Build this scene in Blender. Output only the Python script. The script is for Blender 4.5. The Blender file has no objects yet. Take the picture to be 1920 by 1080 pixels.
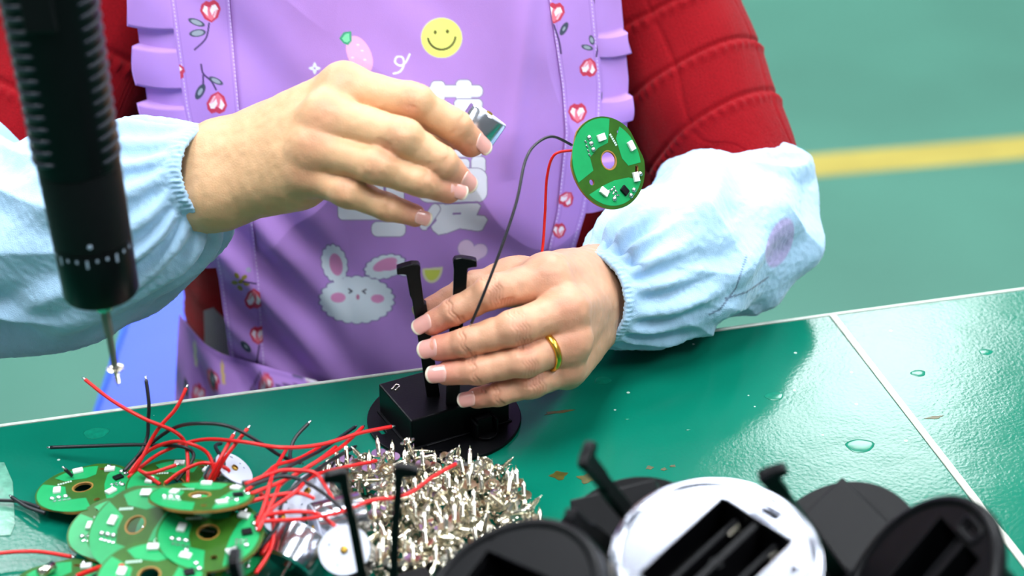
import bpy, bmesh, math, random
import numpy as np
from mathutils import Vector, Matrix, noise as mnoise
random.seed(7); rng = np.random.default_rng(7)
sc = bpy.context.scene
COL = sc.collection

# ------------------------------------------------------------------ camera
CAMZ = 1.35; TH = math.radians(30); FPX = 3600.0
cam_d = bpy.data.cameras.new('camera'); cam = bpy.data.objects.new('camera', cam_d); COL.objects.link(cam)
cam.location = (0, 0, CAMZ); cam.rotation_euler = (math.radians(60), 0, 0)
cam_d.sensor_width = 36; cam_d.lens = 36 * FPX / 1920; cam_d.clip_start = .05
cam_d.dof.use_dof = True; cam_d.dof.focus_distance = 1.07; cam_d.dof.aperture_fstop = 5.6
sc.camera = cam
# ------------------------------------------------------------------ world, exposure
w = bpy.data.worlds.new('world'); sc.world = w; w.use_nodes = True
bg = w.node_tree.nodes['Background']; bg.inputs[0].default_value = (.86, .95, 1, 1); bg.inputs[1].default_value = .20
sc.view_settings.view_transform = 'Standard'; sc.view_settings.look = 'None'
sc.view_settings.exposure = 0.35; sc.view_settings.gamma = 1; sc.view_settings.use_curve_mapping = False
LAMP_STRENGTH = 19.0

# ------------------------------------------------------------------ geometry of the view (to turn measured photo points into places)
Fw = np.array([0, math.cos(TH), -math.sin(TH)]); Up = np.array([0, math.sin(TH), math.cos(TH)])
Cp = np.array([0, 0, CAMZ])
def ray(px, py): return Fw + np.array([1., 0, 0]) * ((px - 960) / FPX) - Up * ((py - 540) / FPX)
def W(px, py, d): return Cp + ray(px, py) * d
def T(px, py, z): r = ray(px, py); return Cp + r * ((z - CAMZ) / r[2])
def proj(P):
    q = np.asarray(P) - Cp; d = q @ Fw
    return 960 + FPX * q[..., 0] / d, 540 - FPX * (q @ Up) / d, d
TZ = .75                                     # table top

# ------------------------------------------------------------------ materials
def lin(c):
    o = []
    for v in c:
        v /= 255.
        o.append(v / 12.92 if v <= .04045 else ((v + .055) / 1.055) ** 2.4)
    return o
def mat(name, rgb=(128, 128, 128), rough=.5, metal=0., vary=.08, nscale=40., bump=0., bscale=200., attr=None, sss=0., coat=0., spec=.5, emit=0., trans=0., sheen=0.):
    m = bpy.data.materials.new(name); m.use_nodes = True
    nt = m.node_tree; b = nt.nodes['Principled BSDF']; L = nt.links.new
    tc = nt.nodes.new('ShaderNodeTexCoord')
    n = nt.nodes.new('ShaderNodeTexNoise'); n.inputs['Scale'].default_value = nscale; n.inputs['Detail'].default_value = 4
    L(tc.outputs['Object'], n.inputs['Vector'])
    mix = nt.nodes.new('ShaderNodeMix'); mix.data_type = 'RGBA'; mix.blend_type = 'MULTIPLY'; mix.inputs[0].default_value = 1
    rmp = nt.nodes.new('ShaderNodeMapRange'); rmp.inputs['From Min'].default_value = .3; rmp.inputs['From Max'].default_value = .7
    rmp.inputs['To Min'].default_value = 1 - vary; rmp.inputs['To Max'].default_value = 1 + vary
    L(n.outputs['Fac'], rmp.inputs['Value'])
    if attr:
        a = nt.nodes.new('ShaderNodeAttribute'); a.attribute_name = attr; L(a.outputs['Color'], mix.inputs[6])
    else:
        mix.inputs[6].default_value = (*lin(rgb), 1)
    L(rmp.outputs['Result'], mix.inputs[7])
    L(mix.outputs[2], b.inputs['Base Color'])
    b.inputs['Roughness'].default_value = rough; b.inputs['Metallic'].default_value = metal
    b.inputs['Specular IOR Level'].default_value = spec
    if sss:
        b.inputs['Subsurface Weight'].default_value = sss; b.inputs['Subsurface Radius'].default_value = (1, .35, .2); b.inputs['Subsurface Scale'].default_value = .0015
    if coat: b.inputs['Coat Weight'].default_value = coat; b.inputs['Coat Roughness'].default_value = .1
    if trans: b.inputs['Transmission Weight'].default_value = trans
    if sheen: b.inputs['Sheen Weight'].default_value = sheen; b.inputs['Sheen Roughness'].default_value = .4
    if emit: b.inputs['Emission Color'].default_value = (*lin(rgb), 1); b.inputs['Emission Strength'].default_value = emit
    if bump:
        n2 = nt.nodes.new('ShaderNodeTexNoise'); n2.inputs['Scale'].default_value = bscale; n2.inputs['Detail'].default_value = 3
        L(tc.outputs['Object'], n2.inputs['Vector'])
        bp = nt.nodes.new('ShaderNodeBump'); bp.inputs['Strength'].default_value = bump; bp.inputs['Distance'].default_value = .001
        L(n2.outputs['Fac'], bp.inputs['Height']); L(bp.outputs['Normal'], b.inputs['Normal'])
    m['b'] = 1
    return m

M = {}
M['black'] = mat('black_plastic', (8, 8, 11), .33, spec=.16, vary=.15, nscale=60, bump=.06, bscale=900)
M['black_rough'] = mat('black_textured_plastic', (13, 13, 16), .45, spec=.16, vary=.2, bump=.25, bscale=1500)
M['chrome'] = mat('chrome', (205, 208, 222), .16, 1, .05, 30)
M['steel'] = mat('nickel_steel', (226, 220, 204), .13, 1, .08, 100)
M['motor'] = mat('brushed_motor_can', (196, 198, 206), .2, 1, .05, 60, bump=.05, bscale=400)
M['endcap'] = mat('white_end_cap', (206, 211, 228), .45, vary=.04)
M['brass'] = mat('brass', (170, 135, 60), .3, 1)
M['gold'] = mat('gold', (238, 190, 76), .26, 1, .03)
M['red_wire'] = mat('red_wire_insulation', (222, 22, 22), .35, vary=.05, spec=.5)
M['black_wire'] = mat('black_wire_insulation', (26, 26, 32), .4)
M['solder'] = mat('solder', (225, 228, 230), .25, 1)
M['board'] = mat('circuit_board_mask', (46, 90, 22), .4, vary=.12, nscale=150, spec=.25)
M['board_edge'] = mat('board_edge', (150, 112, 50), .6, vary=.15, nscale=300)
M['copper'] = mat('green_copper_pour', (26, 156, 90), .36, vary=.06, nscale=150, spec=.3)
M['hole'] = mat('bare_hole_ring', (160, 115, 45), .5)
M['bitsteel'] = mat('tool_steel', (120, 118, 112), .5, .6)
M['led'] = mat('white_component', (236, 238, 236), .35, vary=.03)
M['silk'] = mat('silkscreen', (195, 225, 210), .6)
M['nail'] = mat('fingernail', attr='col', rough=.2, vary=.03, sss=.1, coat=.35)
M['skin'] = mat('skin', attr='col', rough=.47, vary=.05, nscale=180, bump=.2, bscale=1100, sss=.22, spec=.42)
M['fleece'] = mat('blue_fleece', attr='col', rough=.95, vary=.05, nscale=120, bump=.35, bscale=1300, spec=.15, sheen=.35)
M['knit'] = mat('red_knit', (140, 8, 20), .9, vary=.14, nscale=700, bump=.6, bscale=1400, spec=.15, sheen=.08)
M['apron'] = mat('purple_printed_cotton', attr='col', rough=.72, vary=.035, nscale=25, bump=.12, bscale=2000, spec=.25)
M['blue'] = mat('blue_plastic', (42, 78, 228), .4, vary=.05, nscale=8)
M['trouser'] = mat('dark_trousers', (32, 32, 42), .9, vary=.1, bump=.3)
M['shoe'] = mat('shoe_leather', (20, 20, 22), .5)
M['hair'] = mat('black_hair', (18, 14, 13), .45, vary=.3, nscale=300, bump=.5, bscale=600)
M['white_cloth'] = mat('white_cloth', (200, 200, 196), .85, vary=.06)
M['frame'] = mat('painted_steel', (150, 155, 160), .5)
M['edging'] = mat('pale_edge_trim', (196, 202, 192), .4, vary=.12, nscale=150)
M['seam'] = mat('joint_trim', (214, 212, 200), .4, vary=.12, nscale=200)
M['glue'] = mat('clear_glue', (10, 112, 88), .15, vary=.15, nscale=300, spec=.2)
M['tape'] = mat('clear_tape', (92, 150, 128), .25, vary=.3, nscale=120, bump=.3, bscale=150)
M['rust'] = mat('brown_flux_stain', (72, 68, 20), .35, vary=.4, nscale=200)
M['lamp'] = mat('lamp_diffuser', (245, 250, 255), .5, emit=LAMP_STRENGTH)
M['lampframe'] = mat('lamp_frame', (225, 225, 225), .5)
M['yellow'] = mat('yellow_floor_paint', (160, 146, 66), .45, vary=.12, nscale=6)
M['tick'] = mat('tick_paint', (150, 165, 185), .5)
M['rib'] = mat('grip_rubber', (24, 28, 44), .4)

def table_mat():
    m = mat('green_table_mat', (5, 104, 83), .15, vary=.09, nscale=9, spec=.20)
    nt = m.node_tree; L = nt.links.new; b = nt.nodes['Principled BSDF']; tc = nt.nodes['Texture Coordinate']
    src = b.inputs['Base Color'].links[0].from_socket
    # pale dust specks and scuffs
    v = nt.nodes.new('ShaderNodeTexVoronoi'); v.inputs['Scale'].default_value = 75; L(tc.outputs['Object'], v.inputs['Vector'])
    c = nt.nodes.new('ShaderNodeMath'); c.operation = 'LESS_THAN'; c.inputs[1].default_value = .075; L(v.outputs['Distance'], c.inputs[0])
    sepc = nt.nodes.new('ShaderNodeSeparateColor'); L(v.outputs['Color'], sepc.inputs[0])
    c2 = nt.nodes.new('ShaderNodeMath'); c2.operation = 'LESS_THAN'; c2.inputs[1].default_value = .30; L(sepc.outputs[0], c2.inputs[0])
    c3 = nt.nodes.new('ShaderNodeMath'); c3.operation = 'MULTIPLY'; L(c.outputs[0], c3.inputs[0]); L(c2.outputs[0], c3.inputs[1])
    n = nt.nodes.new('ShaderNodeTexNoise'); n.inputs['Scale'].default_value = 26; n.inputs['Detail'].default_value = 9; n.inputs['Roughness'].default_value = .75
    L(tc.outputs['Object'], n.inputs['Vector'])
    r = nt.nodes.new('ShaderNodeMapRange'); r.inputs['From Min'].default_value = .71; r.inputs['From Max'].default_value = .78; L(n.outputs['Fac'], r.inputs['Value'])
    mx = nt.nodes.new('ShaderNodeMath'); mx.operation = 'MAXIMUM'; L(c3.outputs[0], mx.inputs[0]); L(r.outputs[0], mx.inputs[1])
    ml = nt.nodes.new('ShaderNodeMath'); ml.operation = 'MULTIPLY'; ml.inputs[1].default_value = .6; L(mx.outputs[0], ml.inputs[0])
    mix = nt.nodes.new('ShaderNodeMix'); mix.data_type = 'RGBA'; L(ml.outputs[0], mix.inputs[0]); L(src, mix.inputs[6]); mix.inputs[7].default_value = (*lin((205, 225, 215)), 1)
    L(mix.outputs[2], b.inputs['Base Color'])
    # orange-peel relief
    n2 = nt.nodes.new('ShaderNodeTexNoise'); n2.inputs['Scale'].default_value = 420; n2.inputs['Detail'].default_value = 2; L(tc.outputs['Object'], n2.inputs['Vector'])
    n3 = nt.nodes.new('ShaderNodeTexNoise'); n3.inputs['Scale'].default_value = 18; n3.inputs['Detail'].default_value = 2; L(tc.outputs['Object'], n3.inputs['Vector'])
    ad = nt.nodes.new('ShaderNodeMath'); ad.operation = 'MULTIPLY_ADD'; ad.inputs[1].default_value = 6; L(n3.outputs['Fac'], ad.inputs[0]); L(n2.outputs['Fac'], ad.inputs[2])
    bp = nt.nodes.new('ShaderNodeBump'); bp.inputs['Strength'].default_value = .13; bp.inputs['Distance'].default_value = .0006
    L(ad.outputs[0], bp.inputs['Height']); L(bp.outputs['Normal'], b.inputs['Normal'])
    return m
M['table'] = table_mat()
M['floor'] = mat('green_floor_paint', (62, 114, 98), .42, vary=.16, nscale=1.6, bump=.1, bscale=30)

# ------------------------------------------------------------------ mesh helpers
def mesh_obj(name, V, Fc, m, parent=None, smooth=True, col=None, loc=None):
    me = bpy.data.meshes.new(name)
    V = np.asarray(V, dtype=np.float64)
    if isinstance(Fc, np.ndarray) and Fc.ndim == 2:
        k = Fc.shape[1]; nf = len(Fc)
        me.vertices.add(len(V)); me.vertices.foreach_set('co', V.astype(np.float32).ravel())
        me.loops.add(nf * k); me.loops.foreach_set('vertex_index', Fc.astype(np.int32).ravel())
        me.polygons.add(nf); me.polygons.foreach_set('loop_start', np.arange(0, nf * k, k, dtype=np.int32))
        me.update(calc_edges=True); me.validate()
    else:
        me.from_pydata([tuple(v) for v in V], [], [tuple(f) for f in Fc]); me.update()
    if smooth: me.polygons.foreach_set('use_smooth', np.ones(len(me.polygons), dtype=bool))
    if col is not None:
        a = me.color_attributes.new('col', 'FLOAT_COLOR', 'POINT')
        c = np.ones((len(V), 4), dtype=np.float32); c[:, :3] = col; a.data.foreach_set('color', c.ravel())
    me.materials.append(m)
    o = bpy.data.objects.new(name, me); COL.objects.link(o)
    if parent: o.parent = parent
    return o
def me_obj(name, me, m, parent=None):
    if m is not None and len(me.materials) == 0: me.materials.append(m)
    o = bpy.data.objects.new(name, me); COL.objects.link(o)
    if parent: o.parent = parent
    return o
def thing(name, label, cat, group=None, mw=None):
    o = bpy.data.objects.new(name, None); o.empty_display_size = .01; COL.objects.link(o)
    if mw is not None: o.matrix_world = mw
    return tag(o, label, cat, group)
def tag(o, label, cat, group=None):
    o['label'] = label; o['category'] = cat
    if group: o['group'] = group
    return o
def dup(root, mw, label=None, group=None):
    r = root.copy(); COL.objects.link(r); r.matrix_world = mw
    if label: r['label'] = label
    if group: r['group'] = group
    for ch in root.children:
        c = ch.copy(); COL.objects.link(c); c.parent = r
        for g in ch.children:
            d = g.copy(); COL.objects.link(d); d.parent = c
    return r
class MB:
    """collects shapes into one mesh"""
    def __init__(s): s.V = []; s.F = []
    def add(s, V, F):
        o = len(s.V); s.V += [tuple(v) for v in V]; s.F += [tuple(i + o for i in f) for f in F]; return s
    def box(s, c, size, bev=.0, mtx=None, seg=2):
        bm = bmesh.new(); bmesh.ops.create_cube(bm, size=1)
        for v in bm.verts: v.co = Vector((v.co.x * size[0], v.co.y * size[1], v.co.z * size[2]))
        if bev: bmesh.ops.bevel(bm, geom=bm.edges[:], offset=bev, segments=seg, profile=.5, affect='EDGES')
        if mtx is not None: bm.transform(mtx)
        bm.verts.index_update()
        s.add([v.co + Vector(c) for v in bm.verts], [[v.index for v in f.verts] for f in bm.faces]); bm.free(); return s
    def lathe(s, prof, n=24, mtx=None, cap=True):
        V = []; F = []
        for r, z in prof:
            for k in range(n):
                a = 2 * math.pi * k / n; V.append(Vector((r * math.cos(a), r * math.sin(a), z)))
        for i in range(len(prof) - 1):
            for k in range(n):
                F.append((i * n + k, i * n + (k + 1) % n, (i + 1) * n + (k + 1) % n, (i + 1) * n + k))
        if cap: F.append(tuple(range(n))[::-1]); F.append(tuple((len(prof) - 1) * n + k for k in range(n)))
        if mtx is not None: V = [mtx @ v for v in V]
        return s.add(V, F)
    def tube(s, P, r, n=8, cap=True, flat=1.):
        P = [Vector(p) for p in P]; N = len(P); rs = r if hasattr(r, '__len__') else [r] * N
        V = []; F = []; nrm = None
        for i in range(N):
            t = (P[min(i + 1, N - 1)] - P[max(i - 1, 0)]).normalized()
            if nrm is None: nrm = t.orthogonal().normalized()
            nrm = (nrm - t * nrm.dot(t)).normalized(); b = t.cross(nrm)
            for k in range(n):
                a = 2 * math.pi * k / n; V.append(P[i] + (nrm * math.cos(a) + b * math.sin(a) * flat) * rs[i])
        for i in range(N - 1):
            for k in range(n): F.append((i * n + k, i * n + (k + 1) % n, (i + 1) * n + (k + 1) % n, (i + 1) * n + k))
        if cap: F.append(tuple(range(n))[::-1]); F.append(tuple((N - 1) * n + k for k in range(n)))
        return s.add(V, F)
    def build(s, name, m, parent=None, smooth=False):
        o = mesh_obj(name, s.V, s.F, m, parent, smooth); return o
    def mesh(s, name, m, smooth=False):
        me = bpy.data.meshes.new(name); me.from_pydata(s.V, [], s.F); me.update()
        if smooth: me.polygons.foreach_set('use_smooth', [True] * len(me.polygons))
        me.materials.append(m); return me
def auto_smooth(o, ang=40):
    me = o.data if hasattr(o, 'data') else o
    me.polygons.foreach_set('use_smooth', [True] * len(me.polygons))
    bm = bmesh.new(); bm.from_mesh(me)
    for e in bm.edges: e.smooth = not (len(e.link_faces) == 2 and e.calc_face_angle(0) > math.radians(ang))
    bm.to_mesh(me); bm.free(); return o
def circ(r, n=48, cx=0, cy=0, ry=None): return [(cx + r * math.cos(2 * math.pi * k / n), cy + (ry or r) * math.sin(2 * math.pi * k / n)) for k in range(n)]
def rrect(cx, cy, w_, h_, r, ang=0, n=4):
    out = []
    for q, (sx, sy) in enumerate(((1, 1), (-1, 1), (-1, -1), (1, -1))):
        for k in range(n + 1):
            a = math.pi / 2 * (q + k / n)
            x = sx * (w_ / 2 - r) + r * math.cos(a); y = sy * (h_ / 2 - r) + r * math.sin(a)
            out.append((cx + x * math.cos(ang) - y * math.sin(ang), cy + x * math.sin(ang) + y * math.cos(ang)))
    return out
def plate(name, outlines, z0, z1, m, m_edge=None, bevel=0.):
    """flat plate with holes: first outline outer, the rest cut out"""
    cu = bpy.data.curves.new(name, 'CURVE'); cu.dimensions = '2D'; cu.fill_mode = 'BOTH'
    cu.extrude = max((z1 - z0) / 2 - bevel, 1e-6); cu.bevel_depth = bevel; cu.bevel_resolution = 1
    for ol in outlines:
        sp = cu.splines.new('POLY'); sp.points.add(len(ol) - 1); sp.use_cyclic_u = True
        for p, q in zip(sp.points, ol): p.co = (q[0], q[1], 0, 1)
    ob = bpy.data.objects.new(name, cu); COL.objects.link(ob)
    me = bpy.data.meshes.new_from_object(ob.evaluated_get(bpy.context.evaluated_depsgraph_get()))
    bpy.data.objects.remove(ob); bpy.data.curves.remove(cu)
    for v in me.vertices: v.co.z += (z0 + z1) / 2
    me.materials.clear(); me.materials.append(m)
    if m_edge:
        me.materials.append(m_edge)
        for p in me.polygons: p.material_index = 0 if abs(p.normal.z) > .5 else 1
    else:
        for p in me.polygons: p.material_index = 0
    me.update(); me.name = name; return me
def spline(P, n=12):
    P = np.asarray(P, float); N = len(P); out = []
    for i in range(N - 1):
        p0, p1, p2, p3 = P[max(i - 1, 0)], P[i], P[i + 1], P[min(i + 2, N - 1)]
        for k in range(n):
            t = k / n
            out.append(.5 * ((2 * p1) + (p2 - p0) * t + (2 * p0 - 5 * p1 + 4 * p2 - p3) * t * t + (3 * p1 - p0 - 3 * p2 + p3) * t ** 3))
    out.append(P[-1]); return np.array(out)
def basis(origin, z, x=(1, 0, 0), rot=0):
    z = Vector(z).normalized(); x = Vector(x); x = (x - z * x.dot(z)).normalized(); y = z.cross(x)
    m = Matrix((x, y, z)).transposed().to_4x4(); m.translation = Vector(origin)
    return m @ Matrix.Rotation(rot, 4, 'Z')
_tab = rng.random((64, 64, 64)).astype(np.float32) * 2 - 1
def vnoise(X, Y, Z):
    """smooth value noise on arrays"""
    i = np.floor(X).astype(int); j = np.floor(Y).astype(int); k = np.floor(Z).astype(int)
    f, g, h = X - i, Y - j, Z - k
    f, g, h = [t * t * (3 - 2 * t) for t in (f, g, h)]
    o = 0
    for a in (0, 1):
        for b in (0, 1):
            for c in (0, 1):
                o = o + _tab[(i + a) % 64, (j + b) % 64, (k + c) % 64] * (f if a else 1 - f) * (g if b else 1 - g) * (h if c else 1 - h)
    return o
def grid_faces(nr, nc, wrap=False):
    r, c = np.meshgrid(np.arange(nr - 1), np.arange(nc if wrap else nc - 1), indexing='ij'); c2 = (c + 1) % nc
    return np.stack([r * nc + c, r * nc + c2, (r + 1) * nc + c2, (r + 1) * nc + c], -1).reshape(-1, 4)
def loft(P, R, ns, nt, disp=None, flat=None, up=(0, 0, 1)):
    """swept closed tube; returns verts (ns,nt,3), s, theta. disp(s,th,pos) -> radial offset"""
    C = spline(P, 24); RR = np.interp(np.linspace(0, 1, len(C)), np.linspace(0, 1, len(R)), R)
    # smooth radius curve
    Rs = spline(np.stack([np.asarray(R, float)] * 3, 1), 24)[:, 0]; RR = np.maximum(Rs, .5 * RR)
    L = np.concatenate([[0], np.cumsum(np.linalg.norm(np.diff(C, axis=0), axis=1))]); L /= L[-1]
    s = np.linspace(0, 1, ns)
    c = np.stack([np.interp(s, L, C[:, k]) for k in range(3)], 1); r = np.interp(s, L, RR)
    t = np.gradient(c, axis=0); t /= np.linalg.norm(t, axis=1)[:, None]
    n = np.array(up, float)[None] - t * (t @ np.array(up, float))[:, None]; n /= np.linalg.norm(n, axis=1)[:, None]
    b = np.cross(t, n)
    th = np.linspace(0, 2 * np.pi, nt, endpoint=False)
    S, TH_ = np.meshgrid(s, th, indexing='ij')
    d = n[:, None] * np.cos(TH_)[..., None] + b[:, None] * np.sin(TH_)[..., None] * (flat or 1.)
    V = c[:, None] + d * r[:, None, None]
    if disp is not None: V = V + d * disp(S, TH_, V)[..., None]
    return V, S, TH_

# ================================================================== setting
def struct(o): o['kind'] = 'structure'; return o
mb = MB(); mb.box((0, 2.5, -.025), (9, 9, .05)); struct(mb.build('floor', M['floor']))
a0, a1 = T(1400, 322, 0) , T(1920, 277, 0)
dv = (a1 - a0) / np.linalg.norm(a1 - a0); mid = a0 + dv * .3
mb = MB(); mb.box((0, 0, 0), (7, .075, .001)); o = struct(mb.build('trim_1', M['yellow'])); o.location = (mid[0], mid[1], .0006); o.rotation_euler.z = math.atan2(dv[1], dv[0])

# table frame: e along the far edge, nn from the edge towards the camera
P1, P2 = T(0, 800, TZ), T(1920, 543, TZ)
ea = math.atan2(P2[1] - P1[1], P2[0] - P1[0]); e = np.array([math.cos(ea), math.sin(ea), 0]); nn = np.array([math.sin(ea), -math.cos(ea), 0])
js = (T(1559, 589, TZ) - P1) @ e                     # joint position along the edge
tb = thing('workbench', 'long workbench with a glossy green top and a pale joint strip', 'table', mw=Matrix.Translation(Vector((P1[0], P1[1], 0))) @ Matrix.Rotation(ea, 4, 'Z'))
TD = .78
for x0_, x1_ in ((-.75, js - .0015), (js + .0015, js + .9)):
    mb = MB(); mb.box(((x0_ + x1_) / 2, -TD / 2, TZ - .0125), (x1_ - x0_, TD, .025), .0008, seg=1); mb.build('tabletop', M['table'], tb)
mb = MB(); mb.box((js / 2 + .075, .0012, TZ - .0117), (js + 1.65, .0022, .0245), .0005, seg=1); mb.build('edge_trim', M['edging'], tb)
mb = MB(); mb.box((js, -TD / 2, TZ + .0003), (.0042, TD, .0016), .0005, seg=1); mb.build('joint_strip', M['seam'], tb)
for lx in (-.6, js + .75):
    for ly in (-.1, -TD + .1):
        mb = MB(); mb.box((lx, ly, (TZ - .025) / 2), (.04, .04, TZ - .025), .004); mb.build('leg', M['frame'], tb)
for ly in (-.1, -TD + .1):
    mb = MB(); mb.box((js / 2 + .075, ly, TZ - .045), (js + 1.3, .03, .04), .003); mb.build('rail', M['frame'], tb)
tinv = tb.matrix_world.inverted()
for k, (px, py, rx) in enumerate(((1452, 743, .0055), (1612, 836, .008), (1848, 660, .0042), (1130, 713, .005), (1290, 805, .0016), (1175, 785, .0015), (1722, 700, .0045), (180, 812, .007))):
    p = tinv @ Vector(T(px, py, TZ))
    mb = MB(); mb.lathe([(rx, 0), (rx * .96, .00008), (rx * .8, .00016), (rx * .4, .00024), (rx * .02, .00024)], 20)
    mb.V = [(v[0] * (1 + .12 * math.sin(3 * math.atan2(v[1], v[0]) + k)), v[1] * .8, v[2]) for v in mb.V]
    o = mb.build('glue_drop', M['glue'], tb, True); o.location = (p.x, p.y, TZ)
for k, (px, py, rx, ry) in enumerate(((1048, 892, .0045, .0035), (1102, 897, .0055, .004), (1045, 773, .008, .0014), (1218, 877, .002, .0015), (1245, 880, .0015, .0012), (1262, 874, .0015, .001), (1752, 783, .005, .0012))):
    p = tinv @ Vector(T(px, py, TZ))
    ol = [(rx * math.cos(a) * (1 + .35 * math.sin(3 * a + k)), ry * math.sin(a) * (1 + .3 * math.cos(4 * a + 2 * k))) for a in np.linspace(0, 2 * math.pi, 18, endpoint=False)]
    o = me_obj('flux_stain', plate('flux_stain', [ol], 0, .0002, M['rust']), None, tb); o.location = (p.x, p.y, TZ)

# ceiling lamps, on the grid of the room (same direction as the bench)
LZ = 2.78; la = math.atan2(.71, .235)
av = Vector((math.cos(la), math.sin(la), 0)); bv = Vector((av.y, -av.x, 0))
L0 = Vector((.52, 3.70, LZ)) + av * .60 + bv * .26
def lamp(p, k):
    t = thing('ceiling_lamp', 'long white ceiling lamp panel hung over the workshop floor', 'lamp', 'ceiling lamp panels', Matrix.Translation(p) @ Matrix.Rotation(la, 4, 'Z'))
    mb = MB(); mb.box((0, 0, .004), (1.2, .5, .004)); mb.build('diffuser', M['lamp'], t)
    mb = MB(); mb.box((0, 0, .03), (1.24, .54, .045), .004); mb.build('housing', M['lampframe'], t)
    for sx in (-1, 1):
        mb = MB(); mb.tube([(sx * .3, 0, .05), (sx * .3, 0, .6)], .002); mb.build('suspension_wire', M['frame'], t)
kk = 0
for i in (0, -1, -2):
    for j in (-1, 0, 1):
        lamp(L0 + av * (1.95 * i) + bv * (1.75 * j), kk); kk += 1

# blue plastic stool
mc = T(300, 690, .47); sx0 = -.375
st = thing('plastic_stool', 'bright blue plastic stool under the seated worker', 'stool', mw=Matrix.Translation(Vector((-.155, 1.50, 0))))
st_w, st_d = .37, .46
me = plate('seat', [rrect(0, 0, st_w, st_d, .03)], .44, .47, M['blue'], bevel=.008); auto_smooth(me_obj('seat', me, None, st))
for sx in (-1, 1):
    for sy in (-1, 1):
        mb = MB(); mb.tube([(sx * (st_w / 2 - .05), sy * (st_d / 2 - .05), .441), (sx * (st_w / 2 - .02), sy * (st_d / 2 - .02), 0)], [.035, .028], 4); mb.build('leg', M['blue'], st)
for sy in (-1, 1):
    mb = MB(); mb.box((0, sy * (st_d / 2 - .05), .40), (st_w - .12, .012, .085), .003); mb.build('skirt_panel', M['blue'], st)
# ================================================================== person
X0 = -.082
person = thing('person', 'seated worker in purple printed apron, red sweater and light blue sleeve covers', 'person', mw=Matrix.Translation(Vector((X0, 1.3, 0))))
PI_ = person.matrix_world.inverted(); POFF = np.array([X0, 1.3, 0])
def pobj(name, V, F, m, parent=None, col=None, smooth=True):
    return mesh_obj(name, np.asarray(V).reshape(-1, 3) - POFF, F, m, parent or person, smooth, col)

# ---------------- hands: signed-distance shape sampled on a grid, surfaced with surface nets
def rcone(P, a, b, r1, r2):
    ba = b - a; l2 = float(ba @ ba); pa = P - a
    h = np.clip((pa @ ba.astype(np.float32)) / l2, 0, 1)
    q = pa - h[..., None] * ba.astype(np.float32)
    return np.sqrt((q * q).sum(-1)) - (r1 + (r2 - r1) * h)
def smin(a, b, k):
    h = np.clip(.5 + .5 * (b - a) / k, 0, 1); return b + (a - b) * h - k * h * (1 - h)
def surface_nets(f, org, h):
    ins = f < 0
    nx, ny, nz = f.shape
    acc = np.zeros((nx - 1, ny - 1, nz - 1, 3), np.float32); cnt = np.zeros((nx - 1, ny - 1, nz - 1), np.float32)
    base = np.stack(np.meshgrid(np.arange(nx - 1), np.arange(ny - 1), np.arange(nz - 1), indexing='ij'), -1).astype(np.float32)
    def sl(o): return tuple(slice(o[k], f.shape[k] - 1 + o[k]) for k in range(3))
    for ax in range(3):
        for i in (0, 1):
            for j in (0, 1):
                o0 = [0, 0, 0]; oth = [k for k in range(3) if k != ax]; o0[oth[0]] = i; o0[oth[1]] = j
                o1 = list(o0); o1[ax] = 1
                A, B = f[sl(o0)], f[sl(o1)]; x = (A < 0) != (B < 0)
                t = np.where(x, A / np.where(x, A - B, 1), 0)
                pt = base[x] + np.array(o0, np.float32); pt[:, ax] += t[x]
                acc[x] += pt; cnt[x] += 1
    act = cnt > 0; idx = -np.ones(act.shape, np.int64); idx[act] = np.arange(act.sum())
    V = acc[act] / cnt[act][:, None] * h + org
    Q = []
    for ax in range(3):
        o0 = [slice(1, -1)] * 3; o0[ax] = slice(0, -1); o1 = [slice(1, -1)] * 3; o1[ax] = slice(1, None)
        A, B = ins[tuple(o0)], ins[tuple(o1)]; x = np.argwhere(A != B); fl = A[A != B]
        x = x + 1; x[:, ax] -= 1
        b1, b2 = [(1, 2), (2, 0), (0, 1)][ax]
        def cell(d1, d2):
            y = x.copy(); y[:, b1] += d1; y[:, b2] += d2; return idx[y[:, 0], y[:, 1], y[:, 2]]
        q = np.stack([cell(-1, -1), cell(0, -1), cell(0, 0), cell(-1, 0)], 1)
        q[~fl] = q[~fl][:, ::-1]; Q.append(q)
    Q = np.concatenate(Q); Q = Q[(Q >= 0).all(1)]
    return V, Q
def vnormals(V, Q):
    n = np.cross(V[Q[:, 2]] - V[Q[:, 0]], V[Q[:, 3]] - V[Q[:, 1]]); N = np.zeros_like(V)
    for k in range(4): np.add.at(N, Q[:, k], n)
    return N / np.maximum(np.linalg.norm(N, axis=1), 1e-12)[:, None]
SK = np.array(lin((214, 162, 130))); SKR = np.array(lin((200, 118, 96))); SKP = np.array(lin((208, 128, 112)))

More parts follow.
